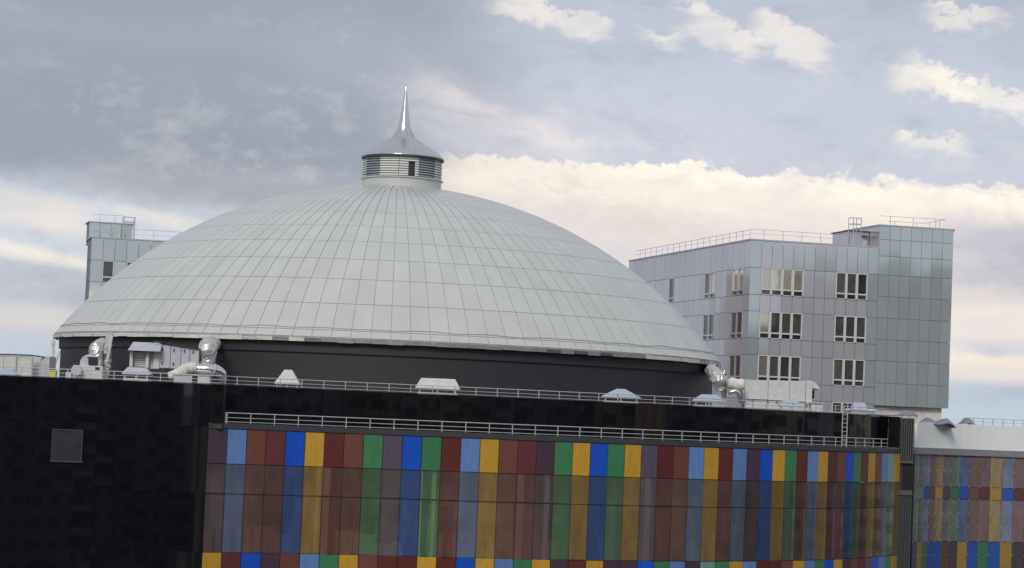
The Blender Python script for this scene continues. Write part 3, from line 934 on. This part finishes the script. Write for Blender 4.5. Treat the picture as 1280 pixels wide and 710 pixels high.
# penthouse between
PH = OC+E1*10.8+E2*2.5
ph = solid(off, PH, E1, 2.1, E2, 4, ZT-.2, 19.25, M_OFFL, 'stair_house')
MB().quad_box(PH-E1*.15-E2*.15, PH+E1*2.1-E2*.15, E2*4.3, 19.25, 19.34).build('stair_house_roof', M_FRAME, ph)
MB().quad_box(PH+E1*.35-E2*.05, PH+E1*.6-E2*.05, E2*.05, 17.7, 18.6).build('stair_house_window', M_WFR, ph)
MB().quad_box(PH+E1*1.4-E2*.06, PH+E1*1.85-E2*.06, E2*.05, 17.7, 18.65).build('stair_house_door', M_WFR, ph)
MB().quad_box(PH+E1*1.3-E2*.45, PH+E1*1.95-E2*.45, E2*.44, 18.8, 18.86).build('door_canopy', M_FRAME, ph)
rl = [OC+E1*(9.2*OMW)+E2*.3, OC+E1*.25+E2*.3, OC+E1*.25+E2*37]
M_THIN = mat('thin_galvanised_rail', (.45, .43, .43), .5, .3)
railing('office_roof_railing', 'thin rail around the lower roof of the office block right of the dome', rl, ZT+.1, .95, 1.9, [.95, .55], (22.3, 225, ZT), .022, .02, M_THIN)
rl = [TO+E1*.4+E2*1.2, TO+E1*(6.6*OMW)+E2*.8, TO+E1*(6.6*OMW)+E2*6, TO+E1*(3.2*OMW)+E2*6]
railing('tower_roof_railing', 'thin bent rail on top of the tall end of the office block', rl, 19.85, .95, 2.3, [.95], (TO.x, TO.y, 19.8), .022, .02, M_THIN)


def hoop_ladder(name, label, p, z0, w, d_, h, e, low=0.0):
    """guard hoops above a roof access ladder: two upright frames joined by bars"""
    t = thing(name, label, 'ladder', (p.x, p.y, z0))
    n = Vector((-e.y, e.x, 0))
    for k, q in enumerate((p, p+n*d_)):
        MB().tube([q+Vector((0, 0, z0-low)), q+Vector((0, 0, z0+h)), q+e*w+Vector((0, 0, z0+h)), q+e*w+Vector((0, 0, z0-low))], .045, 6).build('guard_frame', M_RAIL, t)
        MB().tube([q+Vector((0, 0, z0+h*.45)), q+e*w+Vector((0, 0, z0+h*.45))], .03, 6).build('cross_bar', M_RAIL, t)
    for s in (0, w):
        for hh_ in (.45, 1.0):
            q = p+e*s
            MB().tube([q+Vector((0, 0, z0+h*hh_)), q+n*d_+Vector((0, 0, z0+h*hh_))], .03, 6).build('side_bar', M_RAIL, t)
    return t


q = at(1064, 286, 230.0)
hoop_ladder('roof_access_ladder', 'hooped access ladder on the small stair house of the right office block', Vector((q.x, 228.6, 0)), 19.36, .85, .9, 1.1, Vector((.93, .37, 0)), 1.6)

# ------------------------------------------------------------------ tower left
TC = Vector((-41.4, 235, 0)); TMW = 1.16; TT = 15.9
tow = thing('grey_tower', 'narrow blue grey panelled tower with white framed windows behind the left slope of the dome', 'building', (TC.x, TC.y, GZ))
wz = [TT, 13.72, 11.6, 9.6, 7.4, 5.4, 3.0]
tw = {1, 3, 6, 8}
clad(tow, TC, E1, 12, TMW, wz, M_OFFT, skip=lambda i, j: i in tw and j in (1, 3))
for i in sorted(tw):
    for z in (13.72, 9.6): window(tow, TC, E1, TMW, i, z, 1.55, .42)
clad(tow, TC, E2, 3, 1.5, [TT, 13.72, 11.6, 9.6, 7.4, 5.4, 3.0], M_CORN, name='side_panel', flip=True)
solid(tow, TC+E1*.3+E2*.3, E1, 13, E2, 8, GZ, TT-.2, M_CORE, 'core_wall')
MB().quad_box(TC-E1*.1-E2*.1, TC+E1*14, E2*.4, TT, TT+.12).quad_box(TC-E1*.1+E2*.33, TC-E1*.1+E2*5, E1*.3, TT, TT+.12).build('parapet_cap', M_GALV, tow)
PC = TC+E2*3.9
clad(tow, PC, E1, 4, 1.08, [17.7, TT], M_OFFT, name='upper_panel')
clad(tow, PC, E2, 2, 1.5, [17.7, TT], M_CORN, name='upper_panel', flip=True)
solid(tow, PC+E1*.1+E2*.1, E1, 4.2, E2, 4, TT-.3, 17.6, M_CORE, 'upper_core')
MB().quad_box(PC-E1*.1-E2*.1, PC+E1*4.5-E2*.1, E2*4, 17.7, 17.8).build('upper_cap', M_GALV, tow)
railing('tower_terrace_railing', 'pale railing on the lower roof of the left tower', [TC+E1*.7+E2*.6, TC+E1*4.6+E2*.6], TT+.1, 1.0, 1.3, [1.0, .5], (TC.x, TC.y, TT), .045, .045, M_WHITE)
railing('tower_roof_back_railing', 'faint thin rail running right from the left tower to behind the dome', [TC+E1*4.8+E2*.6, TC+E1*13+E2*.6], TT+.1, 1.0, 2.6, [1.0, .5], (TC.x+5, TC.y, TT), .02, .02, M_THIN)
railing('tower_top_railing', 'faint thin rail on the very top of the left tower', [PC+E1*.3+E2*.4, PC+E1*3.4+E2*.4], 17.8, .75, 1.5, [.75], (PC.x, PC.y, 17.8), .022, .022, M_THIN)
q = at(154, 280, 238.0)
hoop_ladder('tower_access_ladder', 'hooped access ladder rising past the top of the left tower', Vector((q.x, 238.4, 0)), 17.5, 1.1, .7, .85, Vector((.95, .3, 0)), 1.6)

# ------------------------------------------------------------------ roof vents


def cap_vent(name, label, X0, X1, Yt, Ybrim, d, topfrac, m, dep=1.5, brim=.12, group='hip-topped ventilation caps along the roof edge'):
    a = at(X0, Ybrim, d); b = at(X1, Ybrim, d); tpt = at((X0+X1)/2, Yt, d)
    zb = (a.z+b.z)/2; xm = (a.x+b.x)/2; hw = (b.x-a.x)/2; zt = tpt.z
    t = thing(name, label, 'roof vent', (xm, d+dep/2, Z_ROOF), group)
    hwt = hw*topfrac; yd = dep/2*topfrac if topfrac < .5 else dep*.22; yc = d+dep/2
    MB().hexa([(xm-hw, d, zb), (xm+hw, d, zb), (xm+hw, d+dep, zb), (xm-hw, d+dep, zb)],
              [(xm-hwt, yc-yd, zt), (xm+hwt, yc-yd, zt), (xm+hwt, yc+yd, zt), (xm-hwt, yc+yd, zt)]).box(xm-hw, xm+hw, d, d+dep, zb-.06, zb-.003).build('hood', m, t)
    MB().box(xm-hw*.9, xm+hw*.9, d+.1, d+dep-.1, Z_ROOF, zb-.3).build('curb', M_WHITE, t)
    for sx_ in (-.8, 0, .8):
        MB().box(xm+hw*sx_-.04, xm+hw*sx_+.04, d+.14, d+.2, zb-.298, zb-.062).build('leg', M_RAIL, t)
    return t


cap_vent('roof_vent', 'small steep pyramid-shaped white metal vent cap behind the roof railing', 343, 374, 462, 479, 154.8, .3, M_WHITE)
cap_vent('roof_vent', 'long flat-topped white metal vent cap in front of the black drum', 519, 575, 473, 485, 157.4, .76, M_WHITE)
cap_vent('roof_vent', 'low wide pale blue pyramid vent cap near the right part of the drum', 752, 801, 486, 496, 162.2, .22, M_BLUEG)
cap_vent('roof_vent', 'low grey vent cap beside the foil duct at the right foot of the dome', 866, 908, 493, 501, 166, .45, M_BLUEG)
cap_vent('roof_vent', 'small blue grey vent cap in front of the white ventilation unit', 974, 1003, 498, 507, 174, .35, M_BLUEG)
cap_vent('roof_vent', 'pale grey vent cap under the louvred ventilation unit at left', 152, 187, 459, 467, 152.5, .65, M_GALV)
cap_vent('roof_vent', 'blue grey vent cap beside the white screen at the far left', -6, 20, 461, 468, 152.0, .4, M_BLUEG)
cap_vent('roof_vent', 'pale blue boxy vent below the corner of the office tower', 1066, 1084, 503, 512, 182, .8, M_BLUEG)
cap_vent('roof_vent', 'crumpled light vent cap at the roof corner above the dark fins', 1126, 1148, 513, 519, 187, .4, M_TARP)

# ------------------------------------------------------------------ air handling unit at left
k = 157/FPX
ahu = thing('ventilation_unit', 'blue grey rooftop air handling unit with louvred inlet standing before the black drum', 'ventilation unit', (at(205, 460, 157).x, 158, Z_ROOF))
for (xa, xb, ya, yb) in ((200, 213.5, 430, 460), (214, 226.5, 432, 460.6), (227, 237.5, 433.5, 461), (238, 249, 435, 461.5)):
    a0 = at(xa, ya, 157); b0 = at(xb, ya+(xb-xa)*.11, 157); a1 = at(xa, yb, 157); b1 = at(xb, yb, 157)
    MB().hexa([(a0.x, 157, a1.z), (b0.x, 157, b1.z), (b0.x, 159.4, b1.z), (a0.x, 159.4, a1.z)], [(a0.x, 157, a0.z), (b0.x, 157, b0.z), (b0.x, 159.4, b0.z), (a0.x, 159.4, a0.z)]).build('casing_panel', M_GALV, ahu, bevel=.015)
    hc = at(xa+3, (ya+yb)/2, 156.95)
    MB().box(hc.x-.03, hc.x+.03, 156.9, 156.99, hc.z+.35, hc.z+.55).build('latch', M_FRAME, ahu)
    MB().box(hc.x-.03, hc.x+.03, 156.9, 156.99, hc.z-.55, hc.z-.35).build('latch', M_FRAME, ahu)
pbox(MB(), 192, 199.5, 427, 461, 156.9, 2.5).build('end_frame', M_WHITE, ahu, bevel=.02)
pbox(MB(), 182, 191.8, 431, 461, 157.1, 2.2).build('inlet_casing', M_GALV, ahu)
a = at(161, 438, 156.6); b = at(184, 438, 156.6); tpp = at(165, 427, 156.6)
MB().hexa([(a.x, 156.1, a.z), (b.x+.9, 156.1, a.z), (b.x+.9, 158.5, a.z), (a.x, 158.5, a.z)], [(a.x+.2, 157.0, tpp.z), (b.x+.9, 157.0, tpp.z), (b.x+.9, 158.5, tpp.z), (a.x+.2, 158.5, tpp.z)]).build('inlet_hood', M_GALV, ahu)
pbox(MB(), 162, 166, 439, 458.5, 156.8, 1.4).build('frame_post', M_WHITE, ahu)
pbox(MB(), 182, 186, 439.5, 459.5, 156.7, .3).build('frame_post', M_WHITE, ahu)
pbox(MB(), 168, 181.5, 440, 459, 157.6, 1).build('inlet_back', M_FRAME, ahu)
for j in range(7):
    pbox(MB(), 167.5, 181.8, 440.3+j*2.65, 442.3+j*2.65, 157.0+.1, .25).build('louvre_blade', M_CREAM, ahu)
a = at(162, 460.8, 157); b = at(249, 464, 157)
MB().box(a.x, b.x, 157.1, 157.3, a.z-.25, a.z-.1).box(a.x+1, a.x+1.15, 157.1, 157.3, Z_ROOF, a.z-.25).box(b.x-1.2, b.x-1.05, 157.1, 157.3, Z_ROOF, a.z-.25).build('support_frame', M_FRAME, ahu)
a = at(192, 429, 157); b = at(250, 437, 157)
MB().hexa([(a.x, 156.8, a.z+.12), (b.x, 156.8, b.z+.02), (b.x, 159.6, b.z+.02), (a.x, 159.6, a.z+.12)], [(a.x, 156.8, a.z+.17), (b.x, 156.8, b.z+.07), (b.x, 159.6, b.z+.07), (a.x, 159.6, a.z+.17)]).build('top_sheet', M_FRAME, ahu)


def duct(name, label, pts, rad, m, cat='duct', wob=.05, k=16, sub=4, ribs=0.0):
    """swept duct through photograph points (X, Y, distance) with radius in px"""
    w = [at(*p) for p in pts]; P = []; RR = []
    n = len(w)
    for i in range(n-1):
        p0, p1, p2, p3 = w[max(i-1, 0)], w[i], w[i+1], w[min(i+2, n-1)]
        for j in range(sub * (2 if m is M_FOIL else 1)):
            u = j/(sub * (2 if m is M_FOIL else 1))
            P.append(.5*((2*p1)+(-p0+p2)*u+(2*p0-5*p1+4*p2-p3)*u*u+(-p0+3*p1-3*p2+p3)*u*u*u))
            r0, r1 = rad[i], rad[i+1]; RR.append((r0+(r1-r0)*u)*.052*(1+(ribs if len(RR) % 2 else -ribs)))
    P.append(w[-1]); RR.append(rad[-1]*.052)
    zb = min(p.z for p in P)
    t = thing(name, label, cat, (P[-1].x, P[-1].y, max(Z_ROOF, zb-.3)))
    foil = m is M_FOIL
    MB().tube(P, RR, k+6 if foil else k, max(wob, .075) if foil else wob).build('sleeve', m, t, not foil)
    return t, P, RR


def collar(t, P, RR, idx, m=None):
    for i in idx:
        p = P[i]; d_ = (P[min(i+1, len(P)-1)]-P[max(i-1, 0)]).normalized()*.07
        MB().tube([p-d_, p+d_], RR[i]*1.07, 20).build('collar', m or M_ALU, t, True)


t, P, RR = duct('foil_duct', 'foil-wrapped duct hooking down from the dome eave beside the small fan at left', [(134, 430, 170.5), (128, 430, 160.5), (121, 436, 157), (120, 444, 156.6), (121, 458, 156.6), (122, 474, 156.6)], [6, 8, 9, 9, 8, 8], M_FOIL)
collar(t, P, RR, (18, 26))
t, P, RR = duct('foil_duct', 'tattered dark and silver foil bundle hanging vertically beside the hooked duct at left', [(137, 419, 168), (135, 432, 157.6), (134, 448, 157), (133, 462, 156.6), (130, 476, 156.4)], [4.5, 4, 4.5, 4, 3.5], M_FOIL, wob=.35, k=9, sub=6)
MB().tube([at(140, 419, 156.5), at(138, 430, 156.4), at(134, 452, 156.3)], .09, 6).build('steel_pipe', M_WHITE, t)
t, P, RR = duct('foil_duct', 'broad silver foil duct bending down from the eave behind the ventilation unit', [(268, 430, 168), (264, 430, 161), (259.5, 435, 157.9), (260, 445, 157.8), (258, 455, 157.8), (252, 465, 157.8)], [9, 10.5, 11.5, 10.5, 9, 8], M_FOIL, k=20)
MB().tube([P[12], P[18]], [RR[12]*1.03, RR[18]*1.05], 20, .02).build('torn_wrap', M_PLED, t, True)
t, P, RR = duct('steel_elbow_duct', 'shiny horizontal metal duct elbow lying on the roof right of the ventilation unit', [(238, 461, 154.5), (248, 461, 154.5), (260, 461.5, 154.5), (270, 463, 154.6), (277, 468, 154.8), (279, 476, 155)], [6.5, 7, 7, 7, 6.5, 5], M_ALU, k=20, wob=.01)
collar(t, P, RR, (3, 11), M_GALV)
t, P, RR = duct('pleated_duct', 'pale crumpled flexible duct snaking below the ventilation unit', [(244, 459, 154.2), (234, 460, 154.0), (225, 465, 153.8), (216, 469, 153.6), (211, 470, 153.6)], [6.5, 6.5, 6, 5.5, 4.5], M_PLED, wob=.17, k=11, sub=9, ribs=.10)
t = thing('duct_box', 'low grey metal box under the flexible duct behind the roof railing', 'ventilation box', (at(230, 475, 153.2).x, 153.5, Z_ROOF))
pbox(MB(), 217, 240, 469.5, 480, 153.2, 1.2, Z_ROOF).build('casing', M_GALV, t, bevel=.02)
pbox(MB(), 247, 262, 470, 476, 153.2, 1.0, Z_ROOF).build('side_box', M_WHITE, t, bevel=.02)
pbox(MB(), 216, 263, 468.3, 469.4, 153.15, 1.3).build('lid', M_GALV, t)

# scroll fan
fc = at(112, 453, 155.5)
fan = thing('scroll_fan', 'blue grey snail-shaped blower fan with a dark square outlet on the roof at left', 'fan', (fc.x, 155.8, Z_ROOF))
mb = MB(); n = 28; prof2 = []
for i in range(n):
    a = math.pi*.15+2*math.pi*i/n; r = .50+.28*i/n
    prof2.append((fc.x+r*math.cos(a), fc.z-.05+r*math.sin(a)))
nv = len(mb.v)
for y in (155.4, 156.3):
    for (x, z) in prof2: mb.v.append(Vector((x, y, z)))
mb.f.append(tuple(range(nv, nv+n))); mb.f.append(tuple(range(nv+2*n-1, nv+n-1, -1)))
for i in range(n):
    j = (i+1) % n; mb.f.append((nv+i, nv+n+i, nv+n+j, nv+j))
mb.build('scroll_casing', M_GALV, fan, bevel=.03)
pbox(MB(), 110.5, 121.5, 446.5, 456, 155.2, .18).build('outlet_opening', M_DARK, fan)
pbox(MB(), 108.5, 123.5, 445, 446.3, 155.15, .3).build('outlet_rim', M_GALV, fan)
pbox(MB(), 91, 128, 457, 474, 155.0, 1.6, Z_ROOF).build('base_box', M_WHITE, fan, bevel=.03)
mb = MB().tube([(at(97, 463, 155).x, 154.5, at(97, 463, 155).z), (at(97, 463, 155).x, 155.2, at(97, 463, 155).z)], .34, 18)
mb.build('motor', M_GALV, fan)
pbox(MB(), 82, 89, 465, 474, 154.9, .6, Z_ROOF).build('junction_box', M_CREAM, fan, bevel=.02)
pbox(MB(), 119, 124, 459, 462, 154.9, .1).build('vent_slot', M_DARK, fan)

# white screen / tank at the far left
tk = thing('rooftop_enclosure', 'long white panelled rooftop enclosure with a dark top rail at the far left edge', 'enclosure', (at(20, 455, 158).x, 158, Z_ROOF))
xs = [-30, -12, 4, 20.5, 41, 51]
for i in range(len(xs)-1):
    pbox(MB(), xs[i]+.3, xs[i+1]-.3, 444+i*.4, 470, 158+(.35*i if i == 4 else 0), .12, Z_ROOF).build('wall_panel', M_WHITE, tk)
pbox(MB(), 51.5, 62, 447, 470, 158.6, .12, Z_ROOF).build('shaded_panel', M_GALV, tk)
pp = [at(-30, 442.2, 157.9), at(10, 443, 157.9), at(38, 444, 157.95), at(52, 445.8, 158.4), at(62, 448.5, 159.2)]
MB().tube(pp, .05, 6).build('top_rail', M_FRAME, tk)
for X in (20, 40, 51, 62): MB().tube([at(X, 445, 157.8), at(X+-1, 471, 157.8)], .03, 5).build('post', M_RAIL, tk)
MB().box(at(-30, 470, 159).x, at(62, 470, 159).x, 158.9, 161, Z_ROOF, Z_ROOF+1.9).build('inner_tank', M_WHITE, tk)
yb = thing('yellow_bin', 'small yellow plastic container beside the foot of the dome at left', 'container', (at(66, 468, 157).x, 157, Z_ROOF))
a = at(61.5, 466, 157); b = at(70, 466, 157)
MB().hexa([(a.x+.06, 157, Z_ROOF), (b.x-.06, 157, Z_ROOF), (b.x-.06, 157.5, Z_ROOF), (a.x+.06, 157.5, Z_ROOF)], [(a.x, 156.95, a.z+.1), (b.x, 156.95, a.z+.1), (b.x, 157.55, a.z+.1), (a.x, 157.55, a.z+.1)]).build('body', M_YEL, yb, bevel=.03)
MB().box(a.x-.03, b.x+.03, 156.92, 157.58, a.z+.1, a.z+.17).build('lid', M_YEL, yb, bevel=.015)
DD = 168
st = thing('leaning_strut', 'pale metal strut leaning against the left edge of the black drum', 'strut', (at(64, 468, 160).x, 160, Z_ROOF))
MB().tube([at(64, 468, 168), at(74, 440, 171)], .09, 6).build('tube', M_WHITE, st)
MB().tube([at(66.5, 425, 165), at(66.5, 432, 165)], .14, 8).tube([at(66.5, 432, 165), at(66.5, 468, 165)], .09, 8).build('downpipe', M_CREAM, st)

# ------------------------------------------------------------------ right hand plant
t, P, RR = duct('foil_duct', 'crumpled silver foil duct coming out under the right end of the dome', [(885, 461, 187), (890, 464, 178), (896, 471, 174.5), (899, 480, 174.5), (900, 489, 174.5)], [6, 9, 10, 8, 5], M_FOIL, wob=.12, k=16)
t, P, RR = duct('foil_duct', 'small shiny foil knob and stem beside the crumpled duct right of the dome', [(906, 463, 174.5), (905, 468, 174.5), (905, 476, 174.5), (905, 488, 174.5), (906, 498, 174.5)], [3.5, 4, 4.5, 4.5, 2.6], M_ALU, wob=.12, k=12)
t, P, RR = duct('foil_duct', 'pale wrapped duct stub joining the white ventilation unit', [(908, 482, 175.5), (915, 479, 175.5), (921, 481, 175.5), (930, 480, 175.5)], [6, 8, 8, 7.5], M_PLED, wob=.06, k=14)
t, P, RR = duct('foil_duct', 'thin bent foil pipe hanging under the wrapped duct stub', [(911, 492, 174.8), (916, 489, 174.8), (922, 490, 174.8), (924, 497, 174.8)], [2.5, 3, 3.5, 2.5], M_ALU, wob=.08, k=10)
wu = thing('white_ventilation_unit', 'large white panelled rooftop ventilation unit right of the dome', 'ventilation unit', (at(970, 495, 177).x, 178, Z_ROOF))
for (xa, xb) in ((931, 960), (960.4, 987), (987.4, 1007)):
    pbox(MB(), xa, xb, 475+(xa-931)*.02, 499+(xa-931)*.05, 177, 3.0).build('casing_panel', M_WHITE, wu, bevel=.015)
pbox(MB(), 928, 930.7, 473.5, 503, 176.9, 3.1).build('end_frame', M_GALV, wu)
pbox(MB(), 1007.4, 1015, 476, 515, 176.9, 3.1).build('end_casing', M_WHITE, wu, bevel=.02)
a = at(1015.5, 476.5, 177); b = at(1025, 487, 177)
MB().hexa([(a.x, 177, b.z+.1), (b.x, 177, b.z), (b.x, 179.5, b.z), (a.x, 179.5, b.z+.1)], [(a.x, 177, a.z), (a.x+.28, 177, a.z-.1), (a.x+.28, 179.5, a.z-.1), (a.x, 179.5, a.z)]).build('outlet_hood', M_WHITE, wu)
pbox(MB(), 1015.3, 1018, 487.5, 498, 177.4, 2).build('outlet_opening', M_DARK, wu)
pbox(MB(), 931, 1007, 502, 516, 176.7, 2.6, Z_ROOF).build('plinth_box', M_WHITE, wu, bevel=.02)
for X in (941, 960, 971, 1008): pbox(MB(), X-1, X+1, 499.5+(X-931)*.05, 501.5+(X-931)*.05, 176.6, .1).build('foot', M_FRAME, wu)
bx_ = thing('plant_box', 'small pale cabinet at the right foot of the white ventilation unit', 'cabinet', (at(1022, 512, 176).x, 176, Z_ROOF))
pbox(MB(), 1014, 1029, 504.5, 520, 176, 1.2, Z_ROOF).build('cabinet', M_WHITE, bx_, bevel=.03)
pbox(MB(), 1012.5, 1030.5, 502.8, 504.3, 175.9, 1.4).build('lid', M_GALV, bx_)
wl = thing('roof_upstand', 'low cream masonry upstand with a white pipe behind the right end of the black wall', 'low wall', (at(1080, 518, 190).x, 190, Z_ROOF))
a = at(1025, 515, 190); b = at(1122, 517, 190)
MB().box(a.x, b.x, 190, 190.4, Z_ROOF, a.z).build('wall', M_CREAM, wl)
MB().box(a.x-.1, b.x+.1, 189.9, 190.5, a.z, a.z+.08).build('coping', M_GALV, wl)
MB().tube([at(1057, 512, 189), at(1096, 513, 189)], .09, 8).build('pipe', M_WHITE, wl)


def tarp(name, label, X0, X1, Y0, Y1, d):
    a = at(X0, Y1, d); b = at(X1, Y1, d); top = at((X0+X1)/2, Y0, d).z
    t = thing(name, label, 'tarpaulin', ((a.x+b.x)/2, d, .7), None)
    mb = MB(); nx, ny = 14, 6; rs = random.Random(int(X0))
    for j in range(ny+1):
        for i in range(nx+1):
            u, v = i/nx, j/ny
            h = (math.sin(math.pi*u)**.6)*(math.sin(math.pi*(.15+.7*v)))*(.75+.3*math.sin(u*9+X0)+.1*rs.random())
            zb = .7
            mb.v.append(Vector((a.x+(b.x-a.x)*u, d+2.2*v, zb+(top-zb)*max(0, min(1, h)))))
    for j in range(ny):
        for i in range(nx):
            q = j*(nx+1)+i; mb.f.append((q, q+1, q+nx+2, q+nx+1))
    mb.build('sheet', M_TARP, t)
    return t


tarp('grey_sheeting', 'crumpled grey sheeting on the wing roof below the office tower', 1150, 1196, 519, 530, 207)
tarp('grey_sheeting', 'lower heap of grey sheeting further right on the wing roof', 1190, 1228, 522, 532, 212)
wr = offs(WPL, .25)[8:]
railing('wing_railing', 'thin steel railing on the white wing roof at the right edge', wr, 1.05, .6, 1.1, [.6, .3], (wr[0].x, wr[0].y, 1.05), .025, .025, M_THIN)

# ------------------------------------------------------------------ town behind the viewer, mirrored in the dark glass
M_TWIN = mat('town_window_dark', (.10, .105, .11), .3)
M_TWINL = mat('town_blind_pale', (.45, .44, .41), .7)
M_TOWN = [mat('town_wall_grey', (.36, .36, .36), .8, var=.2, vscale=.2), mat('town_wall_tan', (.42, .37, .31), .8, var=.2, vscale=.2), mat('town_wall_slate', (.24, .26, .30), .8, var=.2, vscale=.2)]
rs = random.Random(3)
specs = []
for k in range(25):
    az = 44+k*11.2
    if az > 318: break
    rd = rs.uniform(185, 225)
    hh_ = rs.uniform(44, 58) if 95 < az < 165 else rs.uniform(34, 48)
    specs.append((10+rd*math.sin(R_(az)), 160+rd*math.cos(R_(az)), rs.uniform(34, 44), 14, hh_, -R_(az)))
specs += [(-140, 430, 70, 20, 54, math.pi-.6), (-215, 455, 60, 20, 62, math.pi-.6)]
for i, (x, y, w, dp, h, rz) in enumerate(specs):
    t = thing('apartment_block', 'apartment block across the street, seen only mirrored in the dark glass', 'building', (x, y, GZ), 'apartment blocks across the street mirrored in the glass')
    t.rotation_euler = (0, 0, rz)
    BASE[t.name] = Vector((0, 0, GZ)); x = y = 0
    MB().box(x-w/2, x+w/2, y-dp/2, y+dp/2, GZ, GZ+h).build('wall', M_TOWN[i % 3], t)
    mb = MB()
    for zf in range(int(h//3.2)):
        xx = x-w/2+1.2
        while xx < x+w/2-2.2:
            mb.box(xx, xx+2.0, y-dp/2-.04, y-dp/2+.05, GZ+zf*3.2+1.2, GZ+zf*3.2+2.7); xx += 3.1
    mb.build('windows', M_TWIN, t)['kind'] = 'stuff'
    mb = MB()
    for q in range(int(h//3.2)):
        mb.box(x-w/2+w*.3, x-w/2+w*.3+5, y-dp/2-1.2, y-dp/2-.05, GZ+q*3.2+.3, GZ+q*3.2+1.3)
    mb.build('balconies', M_TWINL, t)['kind'] = 'stuff'
    MB().box(x-2, x+3, y-2, y+2, GZ+h, GZ+h+2.5).build('lift_housing', M_TOWN[(i+1) % 3], t)
